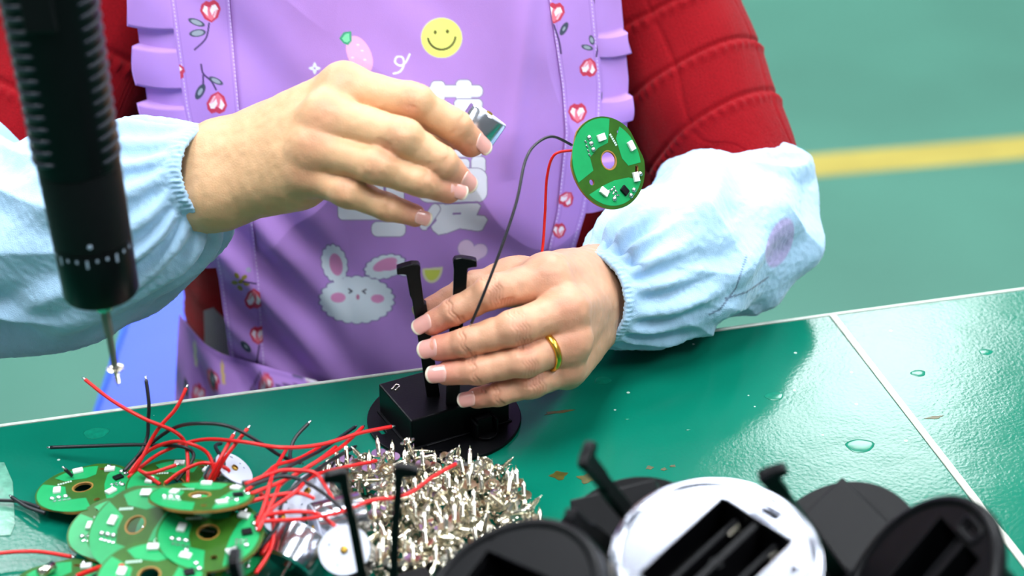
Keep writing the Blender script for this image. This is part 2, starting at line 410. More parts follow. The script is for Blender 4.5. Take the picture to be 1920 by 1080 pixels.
def make_hand(fingers, palm, h, dorsal, base_col, crease=1.):
    """fingers: dict name -> list of (point, radius); palm: list of (a,b,ra,rb,k)"""
    pts = [p for ch in fingers.values() for p, r in ch] + [q for s in palm for q in s[:2]]
    lo = np.min(pts, 0) - .022; hi = np.max(pts, 0) + .022
    n = np.ceil((hi - lo) / h).astype(int) + 1
    ax = [(lo[k] + h * np.arange(n[k])).astype(np.float32) for k in range(3)]
    def ev(a, b, r1, r2, pad=.014):
        mn = np.minimum(a, b) - max(r1, r2) - pad; mx = np.maximum(a, b) + max(r1, r2) + pad
        s = [slice(int(np.searchsorted(ax[k], mn[k])), int(np.searchsorted(ax[k], mx[k]))) for k in range(3)]
        P = np.stack(np.meshgrid(ax[0][s[0]], ax[1][s[1]], ax[2][s[2]], indexing='ij'), -1)
        return tuple(s), rcone(P, a, b, r1, r2)
    fp = np.full(n, .02, np.float32)
    for a, b, r1, r2, k in palm:
        s, d = ev(a, b, r1, r2); fp[s] = smin(fp[s], d, k)
    out = fp.copy()
    for name, ch in fingers.items():
        ff = np.full(n, .02, np.float32)
        for (a, ra), (b, rb) in zip(ch[:-1], ch[1:]):
            mid_ = (a + b) / 2; rm = .5 * (ra + rb) * .945
            for q in ((a, mid_, ra, rm), (mid_, b, rm, rb)):
                s, d = ev(*q); ff[s] = smin(ff[s], d, .0014)
        dn = dorsal[name]
        for j, amp in ((1, .97), (2, .92)):       # joint bulges on the back of the finger
            if name == 'thumb' and j == 1: continue
            p, r = ch[j]; c = p + dn * r * .18; t = ch[j + 1][0] - ch[j - 1][0]; t = t / np.linalg.norm(t)
            s, d = ev(c - t * .002, c + t * .002, r * amp, r * amp); ff[s] = smin(ff[s], d, .002)
        out = np.minimum(out, smin(fp, ff, .0048 if name != 'thumb' else .012))
    V, Q = surface_nets(out, lo, h)
    # light smoothing
    for _ in range(1):
        S = np.zeros_like(V); c = np.zeros(len(V))
        for a, b in ((0, 1), (1, 2), (2, 3), (3, 0)):
            np.add.at(S, Q[:, a], V[Q[:, b]]); np.add.at(c, Q[:, a], 1)
        V = V + .5 * (S / np.maximum(c, 1)[:, None] - V)
    N = vnormals(V, Q)
    col = np.tile(base_col, (len(V), 1)); dsp = np.zeros(len(V))
    for name, ch in fingers.items():
        dn = dorsal[name]
        for j in (1, 2):
            p, r = ch[j]; t = ch[j + 1][0] - ch[j - 1][0]; t = t / np.linalg.norm(t)
            d = V - p; al = d @ t; near = np.linalg.norm(d, axis=1) < r * 1.7
            back = np.clip((N @ dn) * 1.6, 0, 1) * near
            wv = np.cross(t, dn); la_ = d @ wv
            wig = .0007 * np.sin(la_ * 900 + j * 2)
            for off, am in (((-.0032, .6), (-.0015, 1.), (.0002, 1.), (.0018, .9), (.0036, .5)) if j == 1 else ((-.0008, 1.), (.001, .7))):
                dsp -= crease * .0009 * am * back * np.exp(-((al - off - wig) / .00065) ** 2)
            f = back * np.exp(-(al / .006) ** 2) * (.5 if j == 1 else .3)
            col = col + (SKR - col) * f[:, None] * .55
            # palm-side fold
            frt = np.clip(-(N @ dn) * 1.5, 0, 1) * near
            dsp -= .0006 * frt * np.exp(-(al / .0009) ** 2)
        p, r = ch[0]; d = np.linalg.norm(V - (p + dn * r * .8), axis=1)
        col = col + (SKR - col) * (np.exp(-(d / .010) ** 2) * .42)[:, None]
        p, r = ch[-1]; d = np.linalg.norm(V - p, axis=1)
        col = col + (SKP - col) * (np.exp(-(d / .012) ** 2) * .75)[:, None]
    X, Y, Z = (V * 260).T; dsp += .00022 * vnoise(X, Y, Z) + .0005 * vnoise(X * .25, Y * .25, Z * .25)
    blot = vnoise(X * .3 + 9, Y * .3, Z * .3); col = col * (1 + .05 * blot)[:, None]
    return V + N * dsp[:, None], Q, col
def nail(ch, dn, ln, wd, parent, shift=0., lift=1.0):
    """curved nail plate on the last joint"""
    (a, ra), (b, rb) = ch[-2], ch[-1]; t = (b - a) / np.linalg.norm(b - a); dn = dn - t * (dn @ t); dn /= np.linalg.norm(dn); sdir = np.cross(t, dn)
    nu, nv = 15, 13; V = []; C = []
    pink = np.array(lin((226, 164, 154))); tipc = np.array(lin((238, 226, 205))); moon = np.array(lin((232, 182, 170)))
    for k in (0, 1):
        for i in range(nu):
            u = i / (nu - 1)
            for j in range(nv):
                v = j / (nv - 1) * 2 - 1
                wv = wd * (1 - .18 * max(0, (.25 - u) / .25) ** 2 - .16 * max(0, (u - .8) / .2) ** 2)
                al = -ln * .68 + ln * u + (-.10 * ln * v * v if u > .5 else .12 * ln * v * v * (1 - u * 2)) + shift
                R = rb * 1.0; ang = v * wv / R; rr = (ra + (rb - ra) * np.clip(1 + (al) / np.linalg.norm(b - a), 0, 1.0))
                p = b + t * al + dn * (rr * math.cos(ang) * lift + .0003 - .0009 * max(0, u - .6)) + sdir * R * math.sin(ang)
                p = p - dn * (.0007 * k)
                V.append(p); edge = .87 - .05 * v * v
                f = min(1, max(0, (u - edge) / .06)); c = pink + (tipc - pink) * f
                if u < .2: c = c + (moon - c) * (1 - u / .2)
                C.append(c)
    F = [tuple(q) for q in grid_faces(nu, nv)]; o = nu * nv
    F += [tuple(q[::-1] + o) for q in grid_faces(nu, nv)]
    for i in range(nu - 1):
        F += [(i * nv, (i + 1) * nv, (i + 1) * nv + o, i * nv + o), (i * nv + nv - 1, i * nv + nv - 1 + o, (i + 1) * nv + nv - 1 + o, (i + 1) * nv + nv - 1)]
    for j in range(nv - 1):
        F += [(j, j + o, j + 1 + o, j + 1), ((nu - 1) * nv + j, (nu - 1) * nv + j + 1, (nu - 1) * nv + j + 1 + o, (nu - 1) * nv + j + o)]
    return pobj('fingernail', V, F, M['nail'], parent, np.array(C))

def un(v): v = np.asarray(v, float); return v / np.linalg.norm(v)
toC = -Fw                                        # direction back to the viewer
# left hand (grips the posts)
LH = {
 'index':  [(W(1026, 524, 1.032), .0116), (W(922, 549, 1.018), .0092), (W(854, 583, 1.021), .0078), (W(811, 606, 1.026), .0066)],
 'middle': [(W(1062, 583, 1.024), .0118), (W(970, 614, 1.009), .0098), (W(878, 641, 1.014), .0082), (W(823, 653, 1.022), .0069)],
 'ring':   [(W(1068, 641, 1.026), .0108), (W(986, 676, 1.011), .0086), (W(896, 694, 1.015), .0076), (W(838, 700, 1.022), .0066)],
 'pinky':  [(W(1060, 690, 1.034), .0098), (W(998, 720, 1.020), .0074), (W(937, 738, 1.021), .0065), (W(894, 746, 1.026), .0057)],
 'thumb':  [(W(1050, 535, 1.085), .0150), (W(965, 528, 1.066), .0122), (W(885, 546, 1.0585), .0105), (W(812, 584, 1.0555), .0080)],
}
wt, wb = W(1126, 521, 1.112), W(1130, 588, 1.108)
ft, fb = W(1215, 505, 1.13), W(1215, 560, 1.125)
mc4 = [LH[k][0][0] for k in ('index', 'middle', 'ring', 'pinky')]
wpt = [wt, wt * .67 + wb * .33, wt * .33 + wb * .67, wb]
palm = [(mc4[i] - un(toC) * .001, wpt[i], .0112 - .0007 * i, .0135, .008) for i in range(4)]
palm += [(mc4[i] + dk * .0042, mc4[i] + dk * .0046, r_, r_, .004) for dk in (un(toC + .2 * Up + .35 * np.array([1., 0, 0])),) for i, r_ in enumerate((.0092, .0094, .0084, .0074))]
palm += [(mc4[0] + Fw * .012, wt + Fw * .006, .012, .014, .01), (mc4[3] + Fw * .014, wb + Fw * .004, .012, .013, .01),
         (mc4[1] + Fw * .016, wt * .5 + wb * .5, .012, .016, .01), (LH['thumb'][0][0], wt, .015, .015, .014),
         (mc4[0] + Fw * .010, LH['thumb'][1][0], .010, .0105, .012),
         (mc4[0], mc4[1], .0105, .0105, .006), (mc4[1], mc4[2], .0105, .010, .006), (mc4[2], mc4[3], .0098, .0092, .006),
         (wt, ft, .0145, .020, .012), (wb, fb, .0145, .020, .012), (wt, wb, .014, .014, .012)]
dL = un(toC + .25 * Up + .1 * np.array([1, 0, 0])); dLd = {k: un(dL) for k in LH}
dLd['index'] = un(toC + .45 * Up); dLd['middle'] = un(toC + .22 * Up); dLd['ring'] = un(toC + .08 * Up); dLd['pinky'] = un(toC + .1 * Up); dLd['thumb'] = un(-toC + .9 * Up)
VL, QL, CL = make_hand(LH, palm, .0007, dLd, SK)
# right hand (lifted, holding a motor)
RH = {
 'index':  [(W(645, 165, 1.010), .0128), (W(775, 194, .998), .0106), (W(850, 236, 1.004), .0092), (W(884, 268, 1.012), .0076)],
 'middle': [(W(612, 220, .999), .0128), (W(752, 258, .984), .0106), (W(824, 303, .989), .0090), (W(858, 334, .999), .0074)],
 'ring':   [(W(588, 277, .998), .0118), (W(712, 312, .984), .0096), (W(790, 341, .987), .0082), (W(840, 357, .995), .0068)],
 'pinky':  [(W(577, 326, 1.004), .0108), (W(652, 359, .994), .0084), (W(725, 388, .995), .0071), (W(778, 404, 1.0), .0058)],
 'thumb':  [(W(520, 262, 1.045), .0150), (W(660, 238, 1.048), .0125), (W(780, 238, 1.043), .0110), (W(862, 252, 1.036), .0085)],
}
wt, wb = W(415, 292, 1.046), W(415, 362, 1.040)
ft, fb = W(300, 350, 1.07), W(300, 415, 1.066)
mc4 = [RH[k][0][0] for k in ('index', 'middle', 'ring', 'pinky')]
wpt = [wt, wt * .67 + wb * .33, wt * .33 + wb * .67, wb]
palm = [(mc4[i], wpt[i], .0122 - .0006 * i, .0150, .008) for i in range(4)]
palm += [(mc4[0] + Fw * .014, wt + Fw * .006, .012, .013, .01), (mc4[3] + Fw * .014, wb + Fw * .004, .013, .013, .01),
         (mc4[1] + Fw * .018, wt * .5 + wb * .5, .012, .016, .01), (RH['thumb'][0][0], wt, .014, .014, .014),
         (mc4[0] + Fw * .014, RH['thumb'][1][0], .010, .0105, .012), (W(560, 345, 1.02), wb, .0125, .013, .01),
         (mc4[0], mc4[1], .011, .011, .006), (mc4[1], mc4[2], .011, .0105, .006), (mc4[2], mc4[3], .0102, .0095, .006),
         (wt, ft, .0140, .020, .012), (wb, fb, .0145, .020, .012), (wt, wb, .015, .015, .012)]
dR = un(toC + .25 * Up); dRd = {k: dR for k in RH}; dRd['index'] = un(toC + .55 * Up); dRd['thumb'] = un(-toC + .6 * Up); dRd['pinky'] = un(toC - .05 * Up)
VR, QR, CR = make_hand(RH, palm, .00105, dRd, np.array(lin((220, 174, 132))), .6)

# ---------------- rest of the body (torso, arms, legs, neck, head) as one coarse skin under the clothes
def body_shape():
    h = .007
    elL, shL, elR, shR = W(1390, 365, 1.205), W(1130, -300, 1.27), W(-60, 420, 1.19), W(320, -300, 1.27)
    segs = [((X0, 1.20, .56), (X0, 1.19, .75), .10, .095), ((X0, 1.19, .75), (X0, 1.20, .92), .095, .095), ((X0 - .06, 1.2, .93), (X0 + .06, 1.2, .93), .085, .085),
            ((X0, 1.205, .95), (X0, 1.185, 1.11), .055, .05), (shL, (X0 + .05, 1.22, .98), .045, .05), (shR, (X0 - .05, 1.22, .98), .045, .05),
            (shL, W(1245, 30, 1.25), .042, .04), (W(1245, 30, 1.25), W(1310, 190, 1.235), .04, .036), (W(1310, 190, 1.235), elL, .036, .034), (shR, W(140, 50, 1.24), .042, .04), (W(140, 50, 1.24), W(50, 220, 1.225), .04, .036), (W(50, 220, 1.225), elR, .036, .034), (elL, W(1215, 532, 1.128), .034, .022), (elR, W(300, 380, 1.068), .034, .022),
            ((X0, 1.195, 1.245), (X0, 1.19, 1.19), .078, .068), ((X0, 1.165, 1.175), (X0, 1.155, 1.14), .05, .035), ((X0, 1.125, 1.2), (X0, 1.105, 1.175), .009, .012),
            ((X0 - .078, 1.2, 1.21), (X0 - .08, 1.205, 1.175), .012, .009), ((X0 + .078, 1.2, 1.21), (X0 + .08, 1.205, 1.175), .012, .009)]
    for s in (-1, 1):
        segs += [((X0 + s * .07, 1.25, .56), (X0 + s * .09, .86, .55), .075, .055), ((X0 + s * .09, .86, .55), (X0 + s * .09, .93, .09), .05, .035), ((X0 + s * .09, .93, .05), (X0 + s * .1, .80, .04), .035, .028)]
    segs = [(np.array(a, float), np.array(b, float), r1, r2) for a, b, r1, r2 in segs]
    P = np.array([q for s in segs for q in s[:2]]); lo = P.min(0) - .13; hi = P.max(0) + .13
    n = np.ceil((hi - lo) / h).astype(int) + 1; ax = [(lo[k] + h * np.arange(n[k])).astype(np.float32) for k in range(3)]
    f = np.full(n, .05, np.float32)
    for a, b, r1, r2 in segs:
        mn = np.minimum(a, b) - max(r1, r2) - .04; mx = np.maximum(a, b) + max(r1, r2) + .04
        s = tuple(slice(int(np.searchsorted(ax[k], mn[k])), int(np.searchsorted(ax[k], mx[k]))) for k in range(3))
        G = np.stack(np.meshgrid(ax[0][s[0]], ax[1][s[1]], ax[2][s[2]], indexing='ij'), -1)
        f[s] = smin(f[s], rcone(G, a, b, r1, r2), .012)
    return surface_nets(f, lo, h)
VB, QB = body_shape()
Vall = np.concatenate([VL, VR, VB]); Qall = np.concatenate([QL, QR + len(VL), QB + len(VL) + len(VR)])
Call = np.concatenate([CL, CR, np.tile(SK, (len(VB), 1))])
body = pobj('body', Vall, Qall, M['skin'], col=Call)
for nm, ln, wd in (('index', .0125, .0052), ('middle', .0128, .0057), ('ring', .0126, .0054), ('pinky', .0108, .0046)):
    d = dLd[nm]; nail(LH[nm], d, ln, wd, body, shift=.0058)
for nm, ln, wd in (('index', .0115, .0052), ('middle', .0115, .0052), ('ring', .011, .005), ('pinky', .0095, .0042)):
    nail(RH[nm], un(dRd[nm] + .1 * np.array([1, 0, 0])), ln, wd, body, shift=.0050)
nail(LH['thumb'], dLd['thumb'], .012, .006, body, shift=.006); nail(RH['thumb'], dRd['thumb'], .012, .006, body, shift=.006)
# head details above the picture: hair, eyes, mouth
mb = MB(); mb.lathe([(.001, .092), (.03, .089), (.055, .075), (.075, .05), (.086, .015), (.088, -.03), (.08, -.075), (.07, -.08)], 32, Matrix.Diagonal((1, 1.08, 1, 1)), cap=False)
hv = np.array(mb.V); hv = hv[:] + np.array([X0, 1.207, 1.245]); fz = (hv[:, 1] < 1.16) & (hv[:, 2] < 1.27); hv[fz, 2] = 1.27 + (hv[fz, 2] - 1.27) * .12
pobj('hair', hv, mb.F, M['hair'])
for s in (-1, 1):
    mb = MB(); mb.lathe([(.0005, .011), (.006, .0095), (.0095, .005), (.011, 0), (.0005, -.011)], 14); pobj('eye', np.array(mb.V) + np.array([X0 + s * .032, 1.133, 1.205]), mb.F, M['endcap'])
mb = MB(); mb.tube(spline([(X0 - .022, 1.128, 1.146), (X0, 1.119, 1.144), (X0 + .022, 1.128, 1.146)], 6), .004, 8, flat=.7); pobj('mouth', mb.V, mb.F, mat('lips', (170, 84, 80), .45))

# ---------------- trousers, shoes
for s in (-1, 1):
    V, S, TT = loft([(X0 + s * .065, 1.30, .57), (X0 + s * .08, 1.05, .57), (X0 + s * .09, .875, .555), (X0 + s * .09, .855, .46), (X0 + s * .09, .90, .25), (X0 + s * .09, .93, .10)], [.085, .080, .074, .066, .06, .062], 60, 32, lambda S, th, P: .003 * np.sin(40 * S + 2 * th), up=(1, 0, 0))
    pobj('trouser_leg', V, grid_faces(60, 32, True), M['trouser'])
    V, S, TT = loft([(X0 + s * .09, .965, .045), (X0 + s * .09, .93, .05), (X0 + s * .095, .86, .042), (X0 + s * .1, .79, .034), (X0 + s * .1, .755, .03)], [.01, .042, .042, .032, .008], 30, 24)
    V[..., 2] = np.maximum(V[..., 2], .002); pobj('shoe', V, grid_faces(30, 24, True), M['shoe'])

# ---------------- sweater
def knit_torso():
    z = np.linspace(.47, 1.03, 120); th = np.linspace(0, 2 * np.pi, 160, endpoint=False)
    rx = np.interp(z, [.47, .60, .75, .80, .86, .95, 1.0, 1.03], [.178, .176, .168, .162, .165, .16, .12, .07])
    ry = np.interp(z, [.47, .60, .75, .85, .95, 1.0, 1.03], [.112, .112, .112, .106, .10, .085, .06])
    Z, A = np.meshgrid(z, th, indexing='ij'); k = .0018 * np.abs(np.sin(A * 40)) + .0015 * np.cos(Z * 220) * (np.cos(Z * 220) > .6)
    fold = .006 * vnoise(np.cos(A) * 3 + 7, np.sin(A) * 3, Z * 14)
    xc = X0 + np.interp(z, [.70, .78, .86], [.02, .018, 0])[:, None]
    V = np.stack([xc + (rx[:, None] + k + fold) * np.cos(A), 1.19 + (ry[:, None] + k + fold) * np.sin(A), Z], -1)
    return pobj('sweater', V, grid_faces(120, 160, True), M['knit'])
sweater = knit_torso()
def knit_sleeve(P, R, flip=1):
    def disp(S, th, V):
        L = S * .30
        band = np.exp(-(((L + .006 * np.sin(th + 1)) % .043 - .0215) / .0032) ** 2)
        d = .0016 * band * (.55 + .45 * np.cos(th * 46)) - .0016 * np.exp(-(((L + .006 * np.sin(th + 1)) % .043 - .0165) / .002) ** 2)
        q = (th * 5 / (2 * np.pi) + .05 * np.sin(L * 40)) % 1; d -= .0012 * np.exp(-((q - .5) / .02) ** 2)
        d += .0005 * np.sin(th * 110) + .007 * vnoise(S * 5 + 3, np.cos(th) * 1.4 + S * 3, np.sin(th) * 1.4 + 5)
        return d
    V, S, TT = loft(P, R, 260, 240, disp, up=(0, 1, 0))
    return pobj('sweater_sleeve', V, grid_faces(260, 240, True), M['knit'], sweater)
knit_sleeve([W(1100, -330, 1.27), W(1175, -160, 1.26), W(1240, 30, 1.25), W(1305, 190, 1.235), W(1372, 330, 1.215), W(1370, 420, 1.195)], [.05, .056, .051, .049, .045, .036])
knit_sleeve([W(340, -330, 1.27), W(260, -150, 1.26), W(150, 50, 1.24), W(60, 220, 1.225), W(-50, 380, 1.20), W(-20, 470, 1.16)], [.05, .060, .060, .056, .046, .036])
ctag = [(382, 583), (400, 577), (428, 606), (440, 672), (405, 672), (384, 664)]
cv = [W(px, py, 1.290 + .0002 * (py - 580)) for px, py in ctag]; cv2 = [p + Fw * .0012 for p in cv]; k = len(cv)
pobj('cloth_tab', cv + cv2, [tuple(range(k))[::-1], tuple(range(k, 2 * k))] + [(i, (i + 1) % k, (i + 1) % k + k, i + k) for i in range(k)], M['white_cloth'], sweater, smooth=False)

# ---------------- sleeve covers
BLUE = np.array(lin((178, 212, 242))); LILAC = np.array(lin((188, 178, 226))); WHT = np.array(lin((212, 232, 250)))
def sleeve_cover(P, R, rw, ng, seed, prints, ns=330, nt=300):
    C = spline(P, 10)
    def disp(S, th, V):
        ph = .9 * vnoise(np.cos(th) * 1.5 + seed, np.sin(th) * 1.5, S * 3)
        g = np.exp(-((S - .13) / .13) ** 2) * np.clip((S - .022) / .05, 0, 1)
        wv = np.cos(ng * th + 3 * ph); wv = np.sign(wv) * np.abs(wv) ** .8
        d = .0034 * g * wv
        d += .0022 * np.exp(-((S - .35) / .2) ** 2) * np.cos((ng // 2) * th + 4 * ph + S * 6)
        # long sagging folds
        f1 = vnoise(S * 4 + seed * 3, np.cos(th + S * 2) * 1.7, np.sin(th + S * 2) * 1.7 + seed)
        f2 = vnoise(S * 7 + seed, np.cos(th) * 3, np.sin(th) * 3 + 2 * seed)
        am = np.clip((S - .08) / .25, 0, 1)
        rid = 1 - 2 * np.abs(vnoise(S * 3.2 + 4 * seed, np.cos(th - S * 3) * 2.1, np.sin(th - S * 3) * 2.1))
        d += am * (.007 * f1 + .003 * f2 + .0045 * rid)
        d += np.clip(1 - S / .03, 0, 1) * (.0003 * np.cos(60 * th) + .0005 * vnoise(th * 14, S * 90, th * 0 + seed))
        d += .0004 * vnoise(V[..., 0] * 420, V[..., 1] * 420, V[..., 2] * 420)
        return d
    V, S, TT = loft(P, R, ns, nt, disp)
    # turn the cuff inwards
    c0, c1 = V[0].mean(0), V[6].mean(0); ax_ = un(c1 - c0)
    inner = [c0 + (V[0] - c0) * k + ax_ * z for k, z in ((.90, -.0006), (.84, .003), (.80, .012))]
    lip = c0 + (V[0] - c0) * .97 - ax_ * .0012
    Vf = np.concatenate([np.array(inner[::-1]), lip[None], V], 0)
    px, py, d = proj(Vf); col = np.tile(BLUE, (*px.shape, 1))
    for kind, a in prints:
        if kind == 'ell':
            cx, cy, rx, ry, an, cc, dm = a; u = (px - cx) * math.cos(an) + (py - cy) * math.sin(an); v = -(px - cx) * math.sin(an) + (py - cy) * math.cos(an)
            f = np.clip((1 - np.hypot(u / rx, v / ry)) * 8, 0, 1) * (d < dm)
        else:
            pts, r_, cc, dm = a; f = np.clip(r_ - seg_d(px, py, pts) + .5, 0, 1) * (d < dm)
        col = col + (cc - col) * f[..., None]
    return pobj('sleeve_cover', Vf, grid_faces(len(Vf), nt, True), M['fleece'], col=col.reshape(-1, 3))
def seg_d(px, py, pts):
    o = np.full(px.shape, 1e9)
    for (x0, y0), (x1, y1) in zip(pts[:-1], pts[1:]):
        dx, dy = x1 - x0, y1 - y0; t = np.clip(((px - x0) * dx + (py - y0) * dy) / (dx * dx + dy * dy + 1e-9), 0, 1)
        o = np.minimum(o, np.hypot(px - x0 - t * dx, py - y0 - t * dy))
    return o
GREYL = np.array(lin((120, 140, 170)))
sl1 = sleeve_cover([W(1112, 560, 1.092), W(1150, 552, 1.104), W(1195, 530, 1.114), W(1262, 495, 1.132), W(1335, 455, 1.16), W(1376, 420, 1.185), W(1398, 375, 1.205), W(1395, 340, 1.215)],
                   [.0265, .0300, .0385, .0445, .0470, .0470, .0420, .036], .027, 17, 1.3,
                   [('ell', (1462, 455, 24, 52, .35, LILAC, 1.25)), ('line', ([(1400, 480), (1380, 540), (1350, 580), (1330, 590)], 1.6, GREYL, 1.2)), ('line', ([(1440, 520), (1400, 548), (1360, 560)], 1.6, GREYL, 1.2))])
sl2 = sleeve_cover([W(405, 325, 1.040), W(372, 332, 1.050), W(322, 358, 1.062), W(230, 402, 1.08), W(110, 445, 1.105), W(0, 462, 1.125), W(-110, 440, 1.155), W(-90, 360, 1.185), W(-40, 300, 1.20)],
                   [.0262, .0300, .0420, .0520, .0575, .0580, .056, .056, .058], .027, 17, 4.1, [])

# ---------------- apron
def apron_y(x, z):
    u = (x - X0) / .165
    y = 1.026 + np.where(z > .845, .36, .07) * (np.sqrt((z - .845) ** 2 + .022 ** 2) - .022) + .052 * np.abs(u) ** 2.2
    y = y + .0075 * vnoise(x * 16 + 3, z * 9 + 1, x * 0 + .5) + .0036 * vnoise(x * 34 + z * 18, z * 22 + 5, x * 0 + 3.5)
    r1 = 1 - np.abs(vnoise(x * 14 + z * 7 + 2, z * 6 - x * 5 + 8, x * 0 + 6.5)) * 2; y = y - .0056 * np.clip(r1, -1, 1)
    # pulled folds low on the wearer's right and an upright fold beside the lettering
    lf = np.clip((.845 - z) / .07, 0, 1) * np.clip((-.10 - x) / .05, 0, 1)
    y = y + .006 * lf * np.sin((x * .8 + z * .6) * 190)
    y = y - .004 * np.exp(-((x - .004 - .12 * (z - .88)) / .006) ** 2) * np.clip((z - .83) / .03, 0, 1)
    return y
def on_apron(px, py, off=0.):
    px = np.asarray(px, float); py = np.asarray(py, float)
    r = Fw + np.array([1., 0, 0]) * ((px - 960) / FPX)[..., None] - Up * ((py - 540) / FPX)[..., None]
    d = np.full(px.shape, 1.15)
    for _ in range(25):
        P = Cp + r * d[..., None]; d = .5 * d + .5 * (apron_y(P[..., 0], P[..., 2]) - off) / r[..., 1]
    return Cp + r * d[..., None]
LAV = np.array(lin((188, 142, 221)))
class Paint:
    def __init__(s, px, py): s.px, s.py = px, py; s.c = np.tile(LAV, (*px.shape, 1))
    def put(s, sd, rgb, aa=1.1, op=1.):
        f = np.clip(.5 - sd / aa, 0, 1) * op; s.c = s.c + (np.array(lin(rgb)) - s.c) * f[..., None]
    def ell(s, cx, cy, rx, ry, an=0.):
        u = (s.px - cx) * math.cos(an) + (s.py - cy) * math.sin(an); v = -(s.px - cx) * math.sin(an) + (s.py - cy) * math.cos(an)
        return (np.hypot(u / rx, v / ry) - 1) * min(rx, ry)
    def scal(s, cx, cy, rx, ry, an, n, am):
        u = (s.px - cx) * math.cos(an) + (s.py - cy) * math.sin(an); v = -(s.px - cx) * math.sin(an) + (s.py - cy) * math.cos(an)
        return (np.hypot(u / rx, v / ry) - 1 - am * np.abs(np.sin(n / 2 * np.arctan2(v / ry, u / rx)))) * min(rx, ry)
    def line(s, pts, r): return seg_d(s.px, s.py, pts) - r
    def rect(s, x0, y0, x1, y1, r):
        qx = np.abs(s.px - (x0 + x1) / 2) - (x1 - x0) / 2 + r; qy = np.abs(s.py - (y0 + y1) / 2) - (y1 - y0) / 2 + r
        return np.hypot(np.maximum(qx, 0), np.maximum(qy, 0)) + np.minimum(np.maximum(qx, qy), 0) - r
    def poly(s, pts):
        d = seg_d(s.px, s.py, pts + [pts[0]]); ins = np.zeros(s.px.shape, bool)
        for (x0, y0), (x1, y1) in zip(pts, pts[1:] + pts[:1]):
            c = ((y0 > s.py) != (y1 > s.py)) & (s.px < (x1 - x0) * (s.py - y0) / (y1 - y0 + 1e-9) + x0); ins ^= c
        return np.where(ins, -d, d)
    def bud(s, cx, cy, an, k=1., dark=1.):
        """tulip-like bud, an = direction its tip points to"""
        ca, sa = math.cos(an), math.sin(an); Rr = lambda x, y: (cx + k * (x * ca - y * sa), cy + k * (x * sa + y * ca))
        s.put(s.poly([Rr(-17, 0), Rr(-10, -11), Rr(4, -17), (Rr(14, -14)), Rr(19, -6), Rr(17, 0), Rr(20, 7), Rr(14, 14), Rr(4, 17), Rr(-10, 11)]), (205, 62, 88))
        s.put(s.poly([Rr(-14, 0), Rr(-7, -8), Rr(4, -13), Rr(11, -8), Rr(8, 0), Rr(12, 8), Rr(4, 13), Rr(-7, 8)]), (238, 120, 140))
        s.put(s.poly([Rr(-6, -5), Rr(4, -13), Rr(12, -9), Rr(9, -4), Rr(3, -5)]), (250, 238, 248)); s.put(s.poly([Rr(-5, 2), Rr(3, -1), Rr(11, 3), Rr(12, 9), Rr(4, 13), Rr(1, 6)]), (250, 238, 248)); s.put(s.line([Rr(-8, 5), Rr(2, 9)], 1.4 * k), (248, 200, 215))
    def leaf(s, x0, y0, x1, y1, wd, solid=False):
        an = math.atan2(y1 - y0, x1 - x0); L = math.hypot(x1 - x0, y1 - y0)
        e1 = s.ell((x0 + x1) / 2, (y0 + y1) / 2, L / 2, wd, an); s.put(e1, (70, 78, 96)); s.put(e1 + (2.0 if not solid else 4), (160, 168, 180))
    def stem(s, pts): s.put(s.line([tuple(q) for q in spline([(a, b, 0) for a, b in pts], 6)[:, :2]], 1.7), (82, 62, 110))
def stitch(p, xs, ys):
    d = np.abs(p.px - np.interp(p.py, ys, xs)); p.put(np.where((p.py % 7) < 4, d, 9) - .9, (228, 206, 246))
    p.put(np.abs(d - 5) - .8, (150, 112, 196), op=.5)
YL = [-250, 0, 200, 525, 680, 800]; XLo = [300, 318, 345, 410, 432, 440]; XLi = [408, 428, 446, 484, 494, 498]
YR = [-250, 0, 160, 250, 400, 460, 600, 800]; XRo = [1095, 1115, 1130, 1127, 1098, 1080, 1062, 1050]; XRi = [1012, 1032, 1056, 1063, 1047, 1032, 1012, 1002]
rows = np.concatenate([np.arange(-250, -10, 12.), np.arange(-10, 725, 1.6), np.arange(725, 801, 8.)])
def panel(name, xa, ya, xb, yb, step, off, paint, parent):
    n = int(max(np.interp(rows, yb, xb) - np.interp(rows, ya, xa)) / step) + 2
    A, B = np.interp(rows, ya, xa), np.interp(rows, yb, xb); t = np.linspace(0, 1, n)
    px = A[:, None] + (B - A)[:, None] * t[None]; py = np.repeat(rows[:, None], n, 1)
    V = on_apron(px, py, off); p = Paint(px, py); paint(p)
    return pobj(name, V, grid_faces(len(rows), n), M['apron'], parent, col=p.c.reshape(-1, 3))
